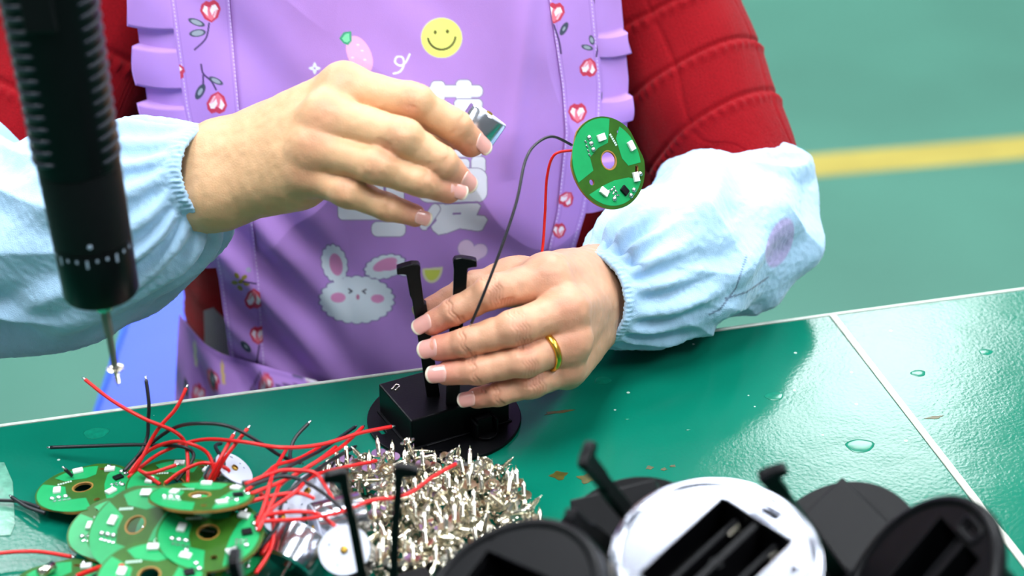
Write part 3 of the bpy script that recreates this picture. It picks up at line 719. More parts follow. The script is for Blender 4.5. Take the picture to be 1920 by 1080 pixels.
def paint_bib(p):
    WH = (238, 240, 252); OUT = (150, 140, 175)
    def both(sd): p.put(sd - 1.6, OUT); p.put(sd, WH)
    # lettering
    L = np.minimum.reduce([p.rect(803, 160, 905, 182, 10), p.rect(808, 152, 834, 190, 9), p.rect(855, 150, 884, 190, 9)]); both(L)
    both(p.rect(852, 186, 904, 294, 8)); both(p.rect(806, 192, 846, 284, 8))
    for y_ in (214, 248): p.put(p.rect(864, y_, 890, y_ + 7, 2), (176, 140, 214)); p.put(p.rect(818, y_ + 8, 835, y_ + 14, 2), (176, 140, 214))
    both(np.minimum.reduce([p.rect(709, 252, 716, 290, 3), p.rect(712, 266, 762, 290, 11)]))
    both(p.rect(640, 311, 768, 337, 7)); both(p.rect(724, 334, 757, 430, 7)); both(p.rect(697, 416, 760, 443, 11)); both(p.rect(634, 344, 719, 412, 10))
    p.put(p.rect(660, 366, 692, 386, 3), (176, 140, 214)); p.put(p.line([(648, 340.5), (719, 339.5)], 1.6), (158, 120, 190)); p.put(p.line([(721, 342), (721, 412)], 1.4), (158, 120, 190))
    both(p.rect(884, 294, 910, 325, 8)); both(p.rect(790, 298, 880, 322, 8)); both(p.rect(784, 316, 913, 379, 19))
    both(p.poly([(816, 384), (893, 379), (901, 386), (893, 404), (908, 405), (914, 412), (904, 431), (896, 433), (862, 428), (838, 437), (822, 440), (812, 432), (808, 424), (818, 410)]))
    both(p.line([(796, 422), (816, 392)], 9))
    for a_ in ([(834, 382), (896, 379)], [(868, 357), (888, 358)], [(850, 401), (863, 400)], [(802, 429), (817, 413)], [(800, 340), (830, 338)], [(866, 330), (868, 337)]): p.put(p.line(a_, 1.7), (158, 120, 190))
    # smiley
    p.put(p.ell(828, 71, 39.5, 38.5), (214, 200, 210)); p.put(p.ell(828, 71, 38, 37), (232, 238, 128))
    for ex in (816, 839): p.put(p.ell(ex, 60.5 if ex < 820 else 59, 2.8, 3.6), (96, 96, 40))
    p.put(p.line([(828 + 26 * math.cos(a_), 67 + 26 * math.sin(a_)) for a_ in np.linspace(.12, math.pi - .22, 16)], 1.9), (96, 96, 50))
    # berry, sparkle, squiggle
    p.put(p.ell(674, 103, 22, 38, -.42), (246, 176, 218)); p.put(p.ell(674, 103, 20.5, 36.5, -.42), (240, 186, 226))
    for q in ((671, 84), (679, 95), (661, 108), (684, 112)): p.put(p.ell(*q, 3, 2), (250, 224, 244))
    p.put(p.poly([(638, 72), (645, 62), (657, 60), (658, 76), (652, 83), (645, 80)]) - 1.5, (70, 170, 130)); p.put(p.poly([(641, 72), (647, 64), (655, 62), (656, 76), (651, 80), (645, 78)]), (134, 232, 178))
    for an in (0, math.pi / 2): p.put(p.ell(590, 128, 11, 4, an), WH)
    p.put(p.ell(590, 128, 2, 2), (190, 160, 226)); p.put(p.line([(593, 147), (598, 142)], 1), WH)
    p.put(p.line([tuple(q) for q in spline([(768, 102, 0), (761, 116, 0), (751, 123, 0), (741, 117, 0), (744, 107, 0), (755, 108, 0), (757, 122, 0), (750, 134, 0), (738, 138, 0)], 6)[:, :2]], 2.0), WH)
    # rabbit
    BW = (226, 236, 248); sh = np.minimum.reduce([p.scal(669, 562, 66, 42, 0, 22, .07), p.scal(627, 494, 33, 22, 1.35, 14, .10), p.scal(722, 500, 36, 20, -.25, 14, .10), p.ell(756, 508, 12, 9, .4)])
    p.put(sh - 1.8, (128, 112, 170)); p.put(sh, BW)
    p.put(p.ell(630, 496, 21, 12, 1.35), (226, 150, 200)); p.put(p.ell(722, 496, 24, 10.5, -.38), (226, 150, 200)); p.put(p.ell(733, 501, 16, 6, -.2), (226, 150, 200))
    for q, r_ in (((634, 558), (14, 9.5)), ((708, 560), (12.5, 8))): p.put(p.ell(*q, *r_), (226, 150, 200))
    p.put(p.line([(654, 542), (660, 546), (655, 549)], 1.5), (70, 66, 90)); p.put(p.line([(686, 543), (680, 546), (685, 550)], 1.5), (70, 66, 90)); p.put(p.ell(671, 557, 3.3, 5), (196, 120, 160))
    # heart, lemon, little leaf
    hd = np.minimum.reduce([p.ell(874, 466, 15, 16, .1), p.ell(899, 471, 15, 13, -.5), p.poly([(861, 474), (888, 468), (912, 476), (876, 503)])]); p.put(hd - 1.5, (178, 150, 206)); p.put(hd, (236, 206, 240))
    p.put(np.maximum(p.ell(811, 504, 17, 24, .15), (504 - p.py) - .1 * (p.px - 811)) - 2, (230, 225, 190)); p.put(np.maximum(p.ell(811, 505, 14.5, 21, .15), (506 - p.py)), (214, 222, 96))
    p.put(p.ell(818, 572, 12, 16, .5), (206, 232, 226)); p.put(p.ell(818, 572, 9, 13, .5), (166, 214, 204))
def paint_left(p):
    stitch(p, XLi, YL); stitch(p, np.array(XLo) + 6, YL)
    p.stem([(392, 44), (386, 72), (365, 93)]); p.leaf(384, 48, 353, 36, 6); p.leaf(386, 60, 355, 64, 7); p.bud(395, 23, -math.pi / 2 - .1, 1.15)
    p.stem([(377, 121), (381, 138), (396, 152), (405, 168)]); p.stem([(381, 140), (381, 160)]); p.leaf(392, 145, 418, 158, 5.5); p.leaf(383, 158, 368, 186, 7.5, True); p.bud(407, 191, math.pi / 2 + .1, 1.15)
    p.bud(330, 134, .3, .85); p.stem([(318, -6), (312, 8)])
    for q in ((444, 517), (452, 528), (440, 530), (458, 520), (450, 540), (462, 532)): p.put(p.ell(*q, 6, 4, q[0]), (150, 136, 60))
    p.stem([(456, 528), (480, 532)]); p.bud(476, 559, math.pi / 2, 1.05); p.bud(484, 630, -math.pi / 2, .95); p.stem([(486, 648), (480, 690)]); p.leaf(470, 660, 452, 640, 6, True); p.put(p.ell(466, 506, 5, 5), (170, 168, 200))
def paint_right(p):
    stitch(p, XRi, YR); stitch(p, np.array(XRo) - 6, YR)
    p.bud(1040, 26, -math.pi / 2 + .1, 1.1); p.stem([(1038, 46), (1048, 76), (1052, 100)]); p.leaf(1051, 66, 1064, 42, 6, True)
    p.stem([(1122, 84), (1118, 106)]); p.leaf(1112, 84, 1107, 66, 5); p.leaf(1112, 92, 1090, 86, 5); p.bud(1104, 125, math.pi / 2 + .2, 1.0); p.stem([(1112, -8), (1120, 14)])
    p.bud(1083, 214, -math.pi / 2, 1.05); p.bud(1063, 372, 2.2, .85); p.bud(1048, 434, -math.pi / 2, .8); p.put(p.ell(1130, 180, 3, 8), (110, 100, 140))
bib = panel('apron', XLi, YL, XRi, YR, 1.6, 0, paint_bib, None)
panel('border_strip', XLo, YL, np.array(XLi) + 2, YL, 1.6, .0016, paint_left, bib)
panel('border_strip', np.array(XRi) - 2, YR, XRo, YR, 1.6, .0016, paint_right, bib)
def ruffle(xs, ys, side, edges, wd):
    """pleated frill sewn along the outer edge of a border strip"""
    R_ = []; O = []; Wd = []
    for k in range(len(edges) - 1):
        y0, y1 = edges[k], edges[k + 1]; proud = k % 2 == 0
        for t in np.linspace(0, 1, 14):
            R_.append(y0 + (y1 - y0) * t * .998 + .05); O.append((.0052 + .0008 * math.sin(math.pi * t)) if proud else .0002); Wd.append(wd * (1. + .05 * math.sin(3 * t + k)) if proud else wd * .86)
    R_ = np.array(R_); n = 26; t = np.linspace(0, 1, n); base = np.interp(R_, ys, xs)
    px = base[:, None] + side * np.array(Wd)[:, None] * t[None]; lean = (.08 * side) * 60 * t[None] * 0
    py = R_[:, None] + lean
    V = on_apron(px, py, 0.); O = np.array(O)[:, None] * (.25 + .75 * t[None] ** .7)
    V[..., 1] += -O + .010 * t[None] ** 2
    fr = V.copy(); bk = V.copy(); bk[..., 1] += .0009
    nr = len(R_); F = grid_faces(nr, n); Vv = np.concatenate([fr.reshape(-1, 3), bk.reshape(-1, 3)]); o_ = nr * n
    i = np.arange(nr - 1); er = np.stack([i * n + n - 1, (i + 1) * n + n - 1, (i + 1) * n + n - 1 + o_, i * n + n - 1 + o_], 1)
    col = np.tile(LAV, (len(Vv), 1)); return pobj('ruffle', Vv, np.concatenate([F, F[:, ::-1] + o_, er]), M['apron'], bib, col=col, smooth=False)
ruffle(np.array(XLo) + 3, YL, -1, [-250, -190, -150, -60, -30, 55, 93, 166, 200, 280, 310, 390, 420, 500], 90)
ruffle(np.array(XRo) - 3, YR, 1, [-250, -170, -140, -45, 68, 106, 188, 232, 300, 330, 400], 62)
# gathered skirt of the apron over the lap
def skirt():
    xs = np.arange(322, 1060, 3.); ys = np.arange(0, 1.001, .02)
    top = np.interp(xs, [322, 380, 430, 600, 760, 1060], [640, 662, 667, 716, 735, 735])
    px = np.repeat(xs[None], len(ys), 0); py = top[None] + ys[:, None] * 190
    V = on_apron(px, py, .004); g = ys[:, None] ** .6
    V[..., 1] += -.030 * g - .006 * g * np.sin(px / 13 + 2 * np.sin(px / 60)) + .035 * np.clip((432 - px) / 110, 0, 1) ** 1.5
    p = Paint(px, py)
    for q in ((500, 706, 1.2), (585, 708, .3), (372, 735, -1), (460, 745, -1.4), (400, 700, .4), (690, 760, 1)): p.bud(*q, .8)
    p.put(p.ell(586, 708, 15, 7, .2), (240, 236, 240))
    for q in ((545, 695, 570, 705), (480, 712, 490, 735), (345, 720, 350, 745), (398, 690, 405, 712)): p.leaf(*q, 6, True)
    p.stem([(490, 690), (470, 720), (460, 740)]); p.stem([(520, 712), (560, 716)]); p.put(p.line([(360, 665), (366, 690)], 3), (220, 215, 200)); p.put(p.line([(418, 676), (424, 700)], 3), (220, 190, 120))
    p.put(np.abs(p.py - top[None] - 4) - 1.2, (158, 120, 200), op=.7)
    return pobj('apron_skirt', V, grid_faces(len(ys), len(xs)), M['apron'], bib, col=p.c.reshape(-1, 3))
skirt()

# ---------------- ring
a, b = LH['ring'][0][0], LH['ring'][1][0]; rc = a + (b - a) * .52; ax_ = Vector(b - a).normalized()
mb = MB(); prof = []
r0 = .0108 + (.0086 - .0108) * .52 + .0001
mb.lathe([(r0, -.0019), (r0 + .0011, -.0017), (r0 + .0016, 0), (r0 + .0011, .0017), (r0, .0019), (r0 - .0002, 0), (r0, -.0019)], 40, cap=False)
ring = mb.build('ring', M['gold'], None, True); ring.matrix_world = basis(rc, ax_); tag(ring, 'plain gold band worn on the ring finger of the gripping hand', 'ring')
# ================================================================== black battery holders
def post_mesh(base, top, wdir, flip, k=1.):
    """stepped post with a hooked head; profile in (w, h)"""
    base, top = Vector(base), Vector(top); H = (top - base).length; s = flip
    pr = [(-3.6, 0), (3.6, 0), (3.6, H * 1000 - 26), (3.6 - 1.2, H * 1000 - 25), (2.6, H * 1000 - 8), (3.4, H * 1000 - 2.5), (2.4, H * 1000 - .6), (-1.0, H * 1000),
          (-6.5, H * 1000 - .8), (-9.2, H * 1000 - 1.6), (-9.4, H * 1000 - 5.4), (-6.6, H * 1000 - 5.6), (-4.6, H * 1000 - 6.2), (-4.4, H * 1000 - 19), (-3.6, H * 1000 - 22)]
    z = (top - base).normalized(); x = (Vector(wdir) - z * Vector(wdir).dot(z)).normalized() * s; y = z.cross(x)
    V = []; n = len(pr)
    for d in (-.0024, .0024):
        for w_, h_ in pr: V.append(base + x * ((w_ * k if abs(w_) < 5 else w_) / 1000) + z * (h_ / 1000) + y * d)
    F = [tuple(range(n)), tuple(range(2 * n - 1, n - 1, -1))] + [(i, i + n, (i + 1) % n + n, (i + 1) % n) for i in range(n)]
    bm = bmesh.new(); vs = [bm.verts.new(v) for v in V]
    for f in F: bm.faces.new([vs[i] for i in f])
    bmesh.ops.recalc_face_normals(bm, faces=bm.faces[:])
    bmesh.ops.bevel(bm, geom=bm.edges[:], offset=.00045, segments=1, affect='EDGES')
    me = bpy.data.meshes.new('post'); bm.to_mesh(me); bm.free(); me.materials.append(M['black']); return me
PB = [(-.0078, -.0030, .0205), (-.0024, -.0157, .0205)]; PT = [(-.0167, -.0013, .1060), (.0056, -.0109, .1085)]
WD = (PT[1][0] - PT[0][0], PT[1][1] - PT[0][1], 0)
def holder(label, mw, chrome=False, group=None, trim='chrome'):
    t = thing('battery_holder', label, 'battery holder', group, mw)
    holes = [circ(.0016, 12, .034 * math.cos(a), .034 * math.sin(a)) for a in (1.9, 4.2, 5.3)] + [rrect(-.0365, .004, .004, .008, .001), rrect(.0, .034, .012, .004, .001)]
    if chrome: holes += [rrect(0, 0, .0565, .0385, .002)]
    auto_smooth(me_obj('flange', plate('flange', [circ(.0425, 72)] + holes, 0, .0022, M['black'], bevel=.0005), None, t))
    if chrome:
        mb = MB()
        for sx in (-1, 1): mb.box((sx * .0290, 0, .0115), (.0018, .042, .0185), .0003, seg=1)
        for sy in (-1, 1): mb.box((0, sy * .0200, .0115), (.0562, .0018, .0185), .0003, seg=1)
        mb.box((0, 0, .0200), (.0585, .0405, .0014)); mb.build('battery_tray', M['black'], t)
        for yy in (-.0105, 0, .0105):
            mb = MB(); mb.box((.001, yy, .013 if yy else .0100), (.052, .0022 if yy else .003, .0135 if yy else .0185), .0004, seg=1); mb.build('divider', M['black_rough'], t)
        me = plate('trim_plate', [circ(.0432, 96), rrect(0, 0, .0560, .0380, .0015), rrect(-.006, .0268, .013, .0045, .002), rrect(.0332, .002, .0040, .010, .0016), circ(.0022, 20, .016, .0275), rrect(-.022, .0262, .007, .0030, .0012), circ(.0022, 20, -.031, -.025)], -.0016, -.0001, M[trim], bevel=.0005); auto_smooth(me_obj('trim_plate', me, None, t))
        mb = MB(); mb.lathe([(.0385, -.0012), (.0392, -.0024), (.0405, -.0031), (.0420, -.0030), (.0434, -.0017), (.0440, .0004), (.0440, .0024), (.0430, .0024), (.0430, .0)], 96, cap=False); mb.build('trim_rim', M[trim], t, True)
        mb = MB(); mb.tube(rrect3(.0332, .002, .0070, .0140, .002, -.0017), .0011, 8, cap=False); mb.build('slot_rim', M[trim], t, True)
        mb = MB(); mb.tube(rrect3(-.006, .0268, .0165, .0075, .003, -.0017), .0010, 8, cap=False); mb.build('slot_rim', M[trim], t, True)
        P = [(.0265 - .0065 * k / 60, .0155 + (.0028 - .0010 * k / 60) * math.cos(k * .63), .0105 + (.0028 - .0010 * k / 60) * math.sin(k * .63)) for k in range(61)]
        for yy in (0, -.0205):
            mb = MB(); mb.tube([(p[0], p[1] + yy - .005, p[2]) for p in P], .0004, 6); mb.build('contact_spring', M['steel'], t, True)
        mb = MB(); mb.box((-.0278, .005, .0095), (.0005, .009, .011)); mb.build('contact_plate', M['steel'], t)
    else:
        mb = MB(); mb.box((0, 0, .0022 + .0094), (.060, .042, .0188), .0009, seg=2); mb.build('box', M['black'], t)
        mb = MB(); mb.box((0, 0, .0027), (.0625, .0445, .001), .0004, seg=1); mb.build('foot_rib', M['black_rough'], t)
        P = [(-.0262, .0118, .0213), (-.0222, .0150, .0213), (-.0208, .0142, .0213), (-.0214, .0126, .0213), (-.0248, .0100, .0213)]
        mb = MB(); mb.tube(spline(P, 5), .0006, 6); mb.build('wire_contact', M['steel'], t, True)
    mb = MB(); cy = -.0245
    mb.box((.012, cy + .0005, .0080), (.0095, .0050, .0100), .0004, seg=1)
    for sx in (-1, 1): mb.box((.012 + sx * .0062, cy - .0005, .0070), (.0014, .0090, .0105), .0003, seg=1)
    mb.build('clip', M['black'], t)
    tg = [(.012 - .0062, cy - .001)] + [(.012 + .0062 * math.cos(a), cy - .0015 - .0068 * math.sin(-a)) for a in np.linspace(math.pi, 2 * math.pi, 12)] + [(.012 + .0062, cy - .001)]
    me_obj('clip_tongue', plate('clip_tongue', [tg[::-1]], .0022, .0040, M['black'], bevel=.0004), None, t)
    for (bx_, by_) in ((-.034, -.010), (-.030, -.0185), (.027, -.0245), (.0345, .010), (-.02, .030)):
        mb = MB(); mb.lathe([(.0030, .002), (.0029, .0042), (.0021, .0045), (.0017, .0038), (.0016, .0024), (.0004, .0024)], 16); mb.build('screw_boss', M['black'], t)
    mb = MB(); mb.box((-.028, -.0235, .0032), (.012, .0012, .0022)); mb.build('rib', M['black'], t)
    mb = MB(); mb.box((.004, .0262, .0034), (.02, .0012, .0026)); mb.build('rib', M['black'], t)
    for b_, p_, fl in zip(PB, PT, (1, -1)): me_obj('post', post_mesh(b_, p_, WD, fl), None, t)
    return t
def rrect3(cx, cy, w_, h_, r, z): q = rrect(cx, cy, w_, h_, r); return [(x, y, z) for x, y in q + [q[0], q[1]]]
hc = T(833, 787, TZ)
H0 = holder('black plastic battery holder with two hooked posts, gripped by the hand with the ring', Matrix.Translation(Vector((hc[0], hc[1], TZ))) @ Matrix.Rotation(math.radians(28), 4, 'Z'))
FH = 'black battery holders heaped beside the screws'
def V3(*a): return Vector(a)
def cdir(x, y, z): return Vector(np.array([1., 0, 0]) * x + Up * y - Fw * z)     # right, up, towards the viewer
n1 = V3(-.05, -.22, .97)
H1 = holder('upturned battery holder with a shiny chrome trim plate around its open tray', basis(W(1343, 1050, .792), -n1, (.68, .73, 0)), chrome=True, group=FH)
def hcopy(label, mw): return dup(H0, mw, label, FH)
hcopy('black battery holder tipped over, one hooked post reaching out past the chrome trim plate', basis(W(1575, 1062, .900), cdir(-.52, .50, .70), cdir(.45, .55, .1)))
H2 = holder('black battery holder upturned at the outer end of the heap, empty tray showing', basis(W(1725, 1105, .805), cdir(.75, -.50, -.40), cdir(.5, .8, .2)), True, FH, 'black')
hcopy('black battery holder tipped between the screw pile and the chrome one, a thick post up', basis(W(1188, 1058, .892), cdir(-.34, .46, .83), cdir(-.3, .9, .2)))
dup(H2, mw=basis(W(950, 1140, .778), cdir(.45, -.66, -.60), cdir(.80, -.60, .1)), label='black battery holder upturned over the edge of the screw pile, empty tray showing', group=FH)
hb = T(722, 1205, TZ)
hs1 = hcopy('black battery holder standing upright in front of the loose motors', Matrix.Translation(V3(hb[0], hb[1], TZ)) @ Matrix.Rotation(math.radians(25), 4, 'Z'))
hb = T(432, 1440, TZ)
hs2 = hcopy('black battery holder standing upright in front of the circuit boards', Matrix.Translation(V3(hb[0], hb[1], TZ)) @ Matrix.Rotation(math.radians(115), 4, 'Z'))
thin = [post_mesh(b_, p_, WD, fl, .55) for b_, p_, fl in zip(PB, PT, (1, -1))]
for h_ in (hs1,):
    for o, me in zip([c for c in h_.children if c.name.startswith('post')], thin): o.data = me

# ================================================================== electric screwdriver
sb = Vector(W(191, 550, .90)); stp = Vector(W(93, 0, .826)); sax = (stp - sb).normalized()
SD = thing('electric_screwdriver', 'black electric screwdriver hanging bit-down from its cable, a screw on the tip', 'screwdriver', mw=basis(sb, sax, (1, 0, 0)))
mb = MB(); mb.lathe([(.0105, 0), (.0168, .0006), (.0176, .002), (.0180, .0285), (.0176, .030)], 48); auto_smooth(mb.build('torque_ring', M['black'], SD))
mb = MB(); mb.lathe([(.0174, .0300), (.0181, .0305), (.0187, .066), (.0184, .0675)], 48); auto_smooth(mb.build('collar', M['black_rough'], SD))
mb = MB(); mb.lathe([(.0184, .0675), (.0189, .068), (.0192, .10), (.0202, .14), (.0212, .19), (.0210, .24), (.0190, .262), (.0120, .268)], 48); auto_smooth(mb.build('handle', M['black'], SD))
for k in range(16):
    z = .0735 + k * .0058; r_ = float(np.interp(z, [.068, .10, .14, .19], [.0189, .0192, .0202, .0212]))
    P = [(r_ * math.cos(a), r_ * math.sin(a), z + .006 * (abs(a - math.radians(205)) / 1.0) ** 1.4 * .6) for a in np.linspace(math.radians(148), math.radians(252), 14)]
    mb = MB(); mb.tube(P, [.0004] + [.0012] * 12 + [.0004], 6); mb.build('grip_rib', M['rib'], SD, True)
    P = [(r_ * math.cos(a), r_ * math.sin(a), z) for a in np.linspace(math.radians(-42), math.radians(40), 10)]
    mb = MB(); mb.tube(P, [.0004] + [.0010] * 8 + [.0004], 6); mb.build('grip_rib', M['rib'], SD, True)
mb = MB(); mb.box((0, -.0206, .165), (.014, .004, .05), .0015); mb.build('trigger_lever', M['black_rough'], SD)
for k in range(-5, 6):
    a = math.radians(-88 + k * 15); big = k % 3 == 0; h_ = .0042 if big else .0016
    mb = MB(); mb.box((0, 0, 0), (.0004, .0011, h_), .0001, Matrix.Rotation(a, 4, 'Z'), 1); o = mb.build('tick_mark', M['tick'], SD); o.location = (.0180 * math.cos(a), .0180 * math.sin(a), .0275 - h_ / 2)
for a, z in ((-80, .0345), (-152, .0605)):
    a = math.radians(a); mb = MB(); mb.lathe([(.0012, 0), (.0010, .0004), (.0003, .0005)], 12, basis((.0182 * math.cos(a), .0182 * math.sin(a), z), (math.cos(a), math.sin(a), 0))); mb.build('index_dot', M['tick'], SD)
mb = MB(); mb.lathe([(.0052, .001), (.0054, -.003), (.0050, -.0062), (.0040, -.0066), (.0040, -.0085), (.0034, -.009)], 20); auto_smooth(mb.build('chuck', M['steel'], SD))
mb = MB(); mb.lathe([(.0023, -.008), (.0023, -.022), (.0017, -.024), (.0017, -.0405), (.0012, -.042)], 6); mb.build('bit', M['bitsteel'], SD)
mb = MB(); mb.tube([(0, 0, .266), (0, 0, .285)], [.008, .005], 12); mb.build('strain_relief', M['black_rough'], SD, True)
mb = MB(); mb.tube(spline([(0, 0, .28), (.004, .01, .36), (-.01, .02, .5), (.0, .03, .75)], 10), .003, 8); mb.build('cable', M['black_wire'], SD, True)

# ================================================================== screws
def screw_mesh():
    """flanged pan-head screw; head at z=0 facing -z, tip at +z"""
    n = 14; rows_ = []
    rows_.append((.00055, .0001, .5)); rows_.append((.0009, -.0002, .5)); rows_.append((.0013, -.0014, .25)); rows_.append((.0018, -.00135, 0)); rows_.append((.0021, -.0008, 0)); rows_.append((.0022, -.0003, 0))
    rows_ += [(.0036, -.00025, 0), (.0037, .0001, 0), (.0036, .0003, 0), (.00105, .00035, 0)]
    z = .0006
    while z < .0085:
        k = 1 if z < .0062 else max(.25, 1 - (z - .0062) / .0030)
        rows_ += [(.00072 * k, z, 0), (.00116 * k, z + .0004, 0)]; z += .00085
    rows_.append((.0001, .0098, 0))
    V = []; F = []
    for r, z_, m_ in rows_:
        for k in range(n):
            a = 2 * math.pi * k / n; rr = r * (1 + m_ * math.cos(4 * a)); V.append((rr * math.cos(a), rr * math.sin(a), z_))
    for i in range(len(rows_) - 1):
        for k in range(n): F.append((i * n + k, (i + 1) * n + k, (i + 1) * n + (k + 1) % n, i * n + (k + 1) % n))
    F.append(tuple(range(n))); F.append(tuple((len(rows_) - 1) * n + k for k in range(n))[::-1])
    me = bpy.data.meshes.new('screw'); me.from_pydata(V, [], F); me.update(); me.materials.append(M['steel']); auto_smooth(me, 35); return me
SM = screw_mesh()
for v_ in SM.vertices: v_.co *= 1.12
o = me_obj('screw', SM, None); o.matrix_world = basis(sb + sax * -.0418, -sax); tag(o, 'single screw stuck on the tip of the screwdriver bit', 'screw')
loc_s = np.array([(.0030 * math.cos(a), .0030 * math.sin(a), .0001) for a in np.linspace(0, 2 * math.pi, 6, endpoint=False)] + [(0, 0, -.0005)] + [(0, 0, z) for z in (.0022, .0042, .0062, .0082)] + [(0, 0, .0095)])
loc_s *= 1.12
loc_r = 1.12 * np.array([.0006] * 6 + [.0010] + [.0011] * 3 + [.0008, .0003])
pile = [(600, 912), (640, 902), (720, 900), (800, 898), (870, 900), (928, 908), (955, 935), (975, 965), (1015, 1000), (1012, 1040), (960, 1085), (870, 1115), (720, 1115), (700, 1060), (706, 990), (716, 955), (680, 945), (650, 930), (615, 926)]
pw = [tuple(T(a, b, TZ)[:2]) for a, b in pile]
def inside(x, y, P):
    c = False
    for (x0, y0), (x1, y1) in zip(P, P[1:] + P[:1]):
        if (y0 > y) != (y1 > y) and x < (x1 - x0) * (y - y0) / (y1 - y0) + x0: c = not c
    return c
bx0, by0 = np.min(pw, 0); bx1, by1 = np.max(pw, 0)
placed = np.zeros((0, 3)); placed_r = np.zeros(0)
sr = random.Random(11); NS = 300; NB = 45; ns_ = -NB; buried = MB()
pcen = np.mean(pw, 0)
while ns_ < NS:
    best = None
    mode = sr.random()
    if ns_ < 40: mode = mode * .6
    for tr in range(16):
        x, y = sr.uniform(bx0, bx1), sr.uniform(by0, by1)
        if not inside(x, y, pw): continue
        a = sr.uniform(0, 2 * math.pi)
        if mode < .36: el = math.radians(sr.gauss(86, 6))
        elif mode < .46: el = math.radians(sr.gauss(-70, 10))
        else: el = math.radians(sr.gauss(2, 24))
        ax_ = np.array([math.cos(a) * math.cos(el), math.sin(a) * math.cos(el), math.sin(el)])
        mt = np.array(basis((0, 0, 0), ax_, (math.sin(a), -math.cos(a), .1)).to_3x3())
        S_ = loc_s @ mt.T + np.array([x, y, 0])
        z = np.max(TZ + loc_r - S_[:, 2])
        if len(placed):
            dx = S_[:, None, 0] - placed[None, :, 0]; dy = S_[:, None, 1] - placed[None, :, 1]; R2 = (loc_r[:, None] + placed_r[None]) ** 2 - dx * dx - dy * dy
            z = max(z, np.max(np.where(R2 > 0, placed[None, :, 2] + np.sqrt(np.maximum(R2, 0)) - S_[:, None, 2], -1e9)))
        lim = .004 if ns_ < 70 else .012 if ns_ < 170 else .022
        if best is None or z < best[0]: best = (z, x, y, mt, S_)
    if best is None: continue
    z, x, y, mt, S_ = best
    S_ = S_ + np.array([0, 0, z]); placed = np.concatenate([placed, S_]); placed_r = np.concatenate([placed_r, loc_r])
    m4 = Matrix(mt.tolist()).to_4x4(); m4.translation = (x, y, z)
    if ns_ < 0:
        buried.add([m4 @ v.co for v in SM.vertices], [tuple(p.vertices) for p in SM.polygons]); ns_ += 1; continue
    o = me_obj('screw', SM, None); o.matrix_world = m4
    tag(o, 'small nickel-plated flanged screw in the loose pile on the bench', 'screw', 'loose screws piled on the bench'); ns_ += 1

o = buried.build('screw_layer', M['steel'], None, True); tag(o, 'bottom layer of small screws buried under the loose screw pile', 'screws'); o['kind'] = 'stuff'
# ================================================================== motors
def motor(label, p, axis, R_=.0128, H_=.020, group='small silver motors lying by the boards', rot=0.):
    t = thing('motor', label, 'motor', group, basis(p, axis, (1, .2, .1), rot))
    mb = MB(); mb.lathe([(R_ * .2, -H_ / 2), (R_ * .9, -H_ / 2), (R_, -H_ / 2 + .0012), (R_, H_ / 2 - .0010), (R_ * .97, H_ / 2 - .0003), (R_ * .93, H_ / 2 - .0003)], 48); auto_smooth(mb.build('can', M['motor'], t))
    hs = [circ(.0007, 10, R_ * .62 * math.cos(a), R_ * .62 * math.sin(a)) for a in (.5, .95, 2.6, 4.1)] + [rrect(-.001, R_ * .72, .0022, .0014, .0004)]
    me_obj('end_plate', plate('end_plate', [circ(R_ * .955, 48)] + hs, H_ / 2 - .0009, H_ / 2 + .0003, M['endcap'], bevel=.0001), None, t)
    mb = MB(); mb.lathe([(.0018, H_ / 2), (.0018, H_ / 2 + .0012), (.0010, H_ / 2 + .0014), (.0010, H_ / 2 + .0008), (.0002, H_ / 2 + .0008)], 20); mb.build('bearing', M['brass'], t)
    mb = MB(); mb.lathe([(.003, -H_ / 2), (.003, -H_ / 2 - .0015), (.001, -H_ / 2 - .0016), (.001, -H_ / 2 - .007), (.0008, -H_ / 2 - .0072)], 16); mb.build('shaft', M['steel'], t)
    return t
motor('silver motor facing up with its pale holed end plate', W(652, 1040, .925), cdir(-.08, .35, .93))
motor('silver motor lying on its side with its bright can uppermost, beside the boards', W(558, 1030, .945), cdir(.45, .80, -.40), H_=.019)
motor('silver motor lying between the upturned motor and the screws, catching the light', W(636, 978, .968), cdir(-.88, -.20, .30), H_=.026)
motor('silver motor with its end plate tilted up among the red wires', W(592, 938, .990), cdir(-.42, .62, .66), H_=.016)
motor('small silver motor half buried under the red wires by the board stack', W(536, 990, .965), cdir(-.15, .75, .65), H_=.015, R_=.0100)
motor('silver motor behind the top circuit board, under arching wires', W(418, 905, 1.005), cdir(.55, .66, .35), H_=.022, R_=.0115)
motor('motor pinched between thumb and index finger of the raised hand', W(903, 234, 1.034), cdir(.55, .78, .12), H_=.014, R_=.0115, group='motor in hand')

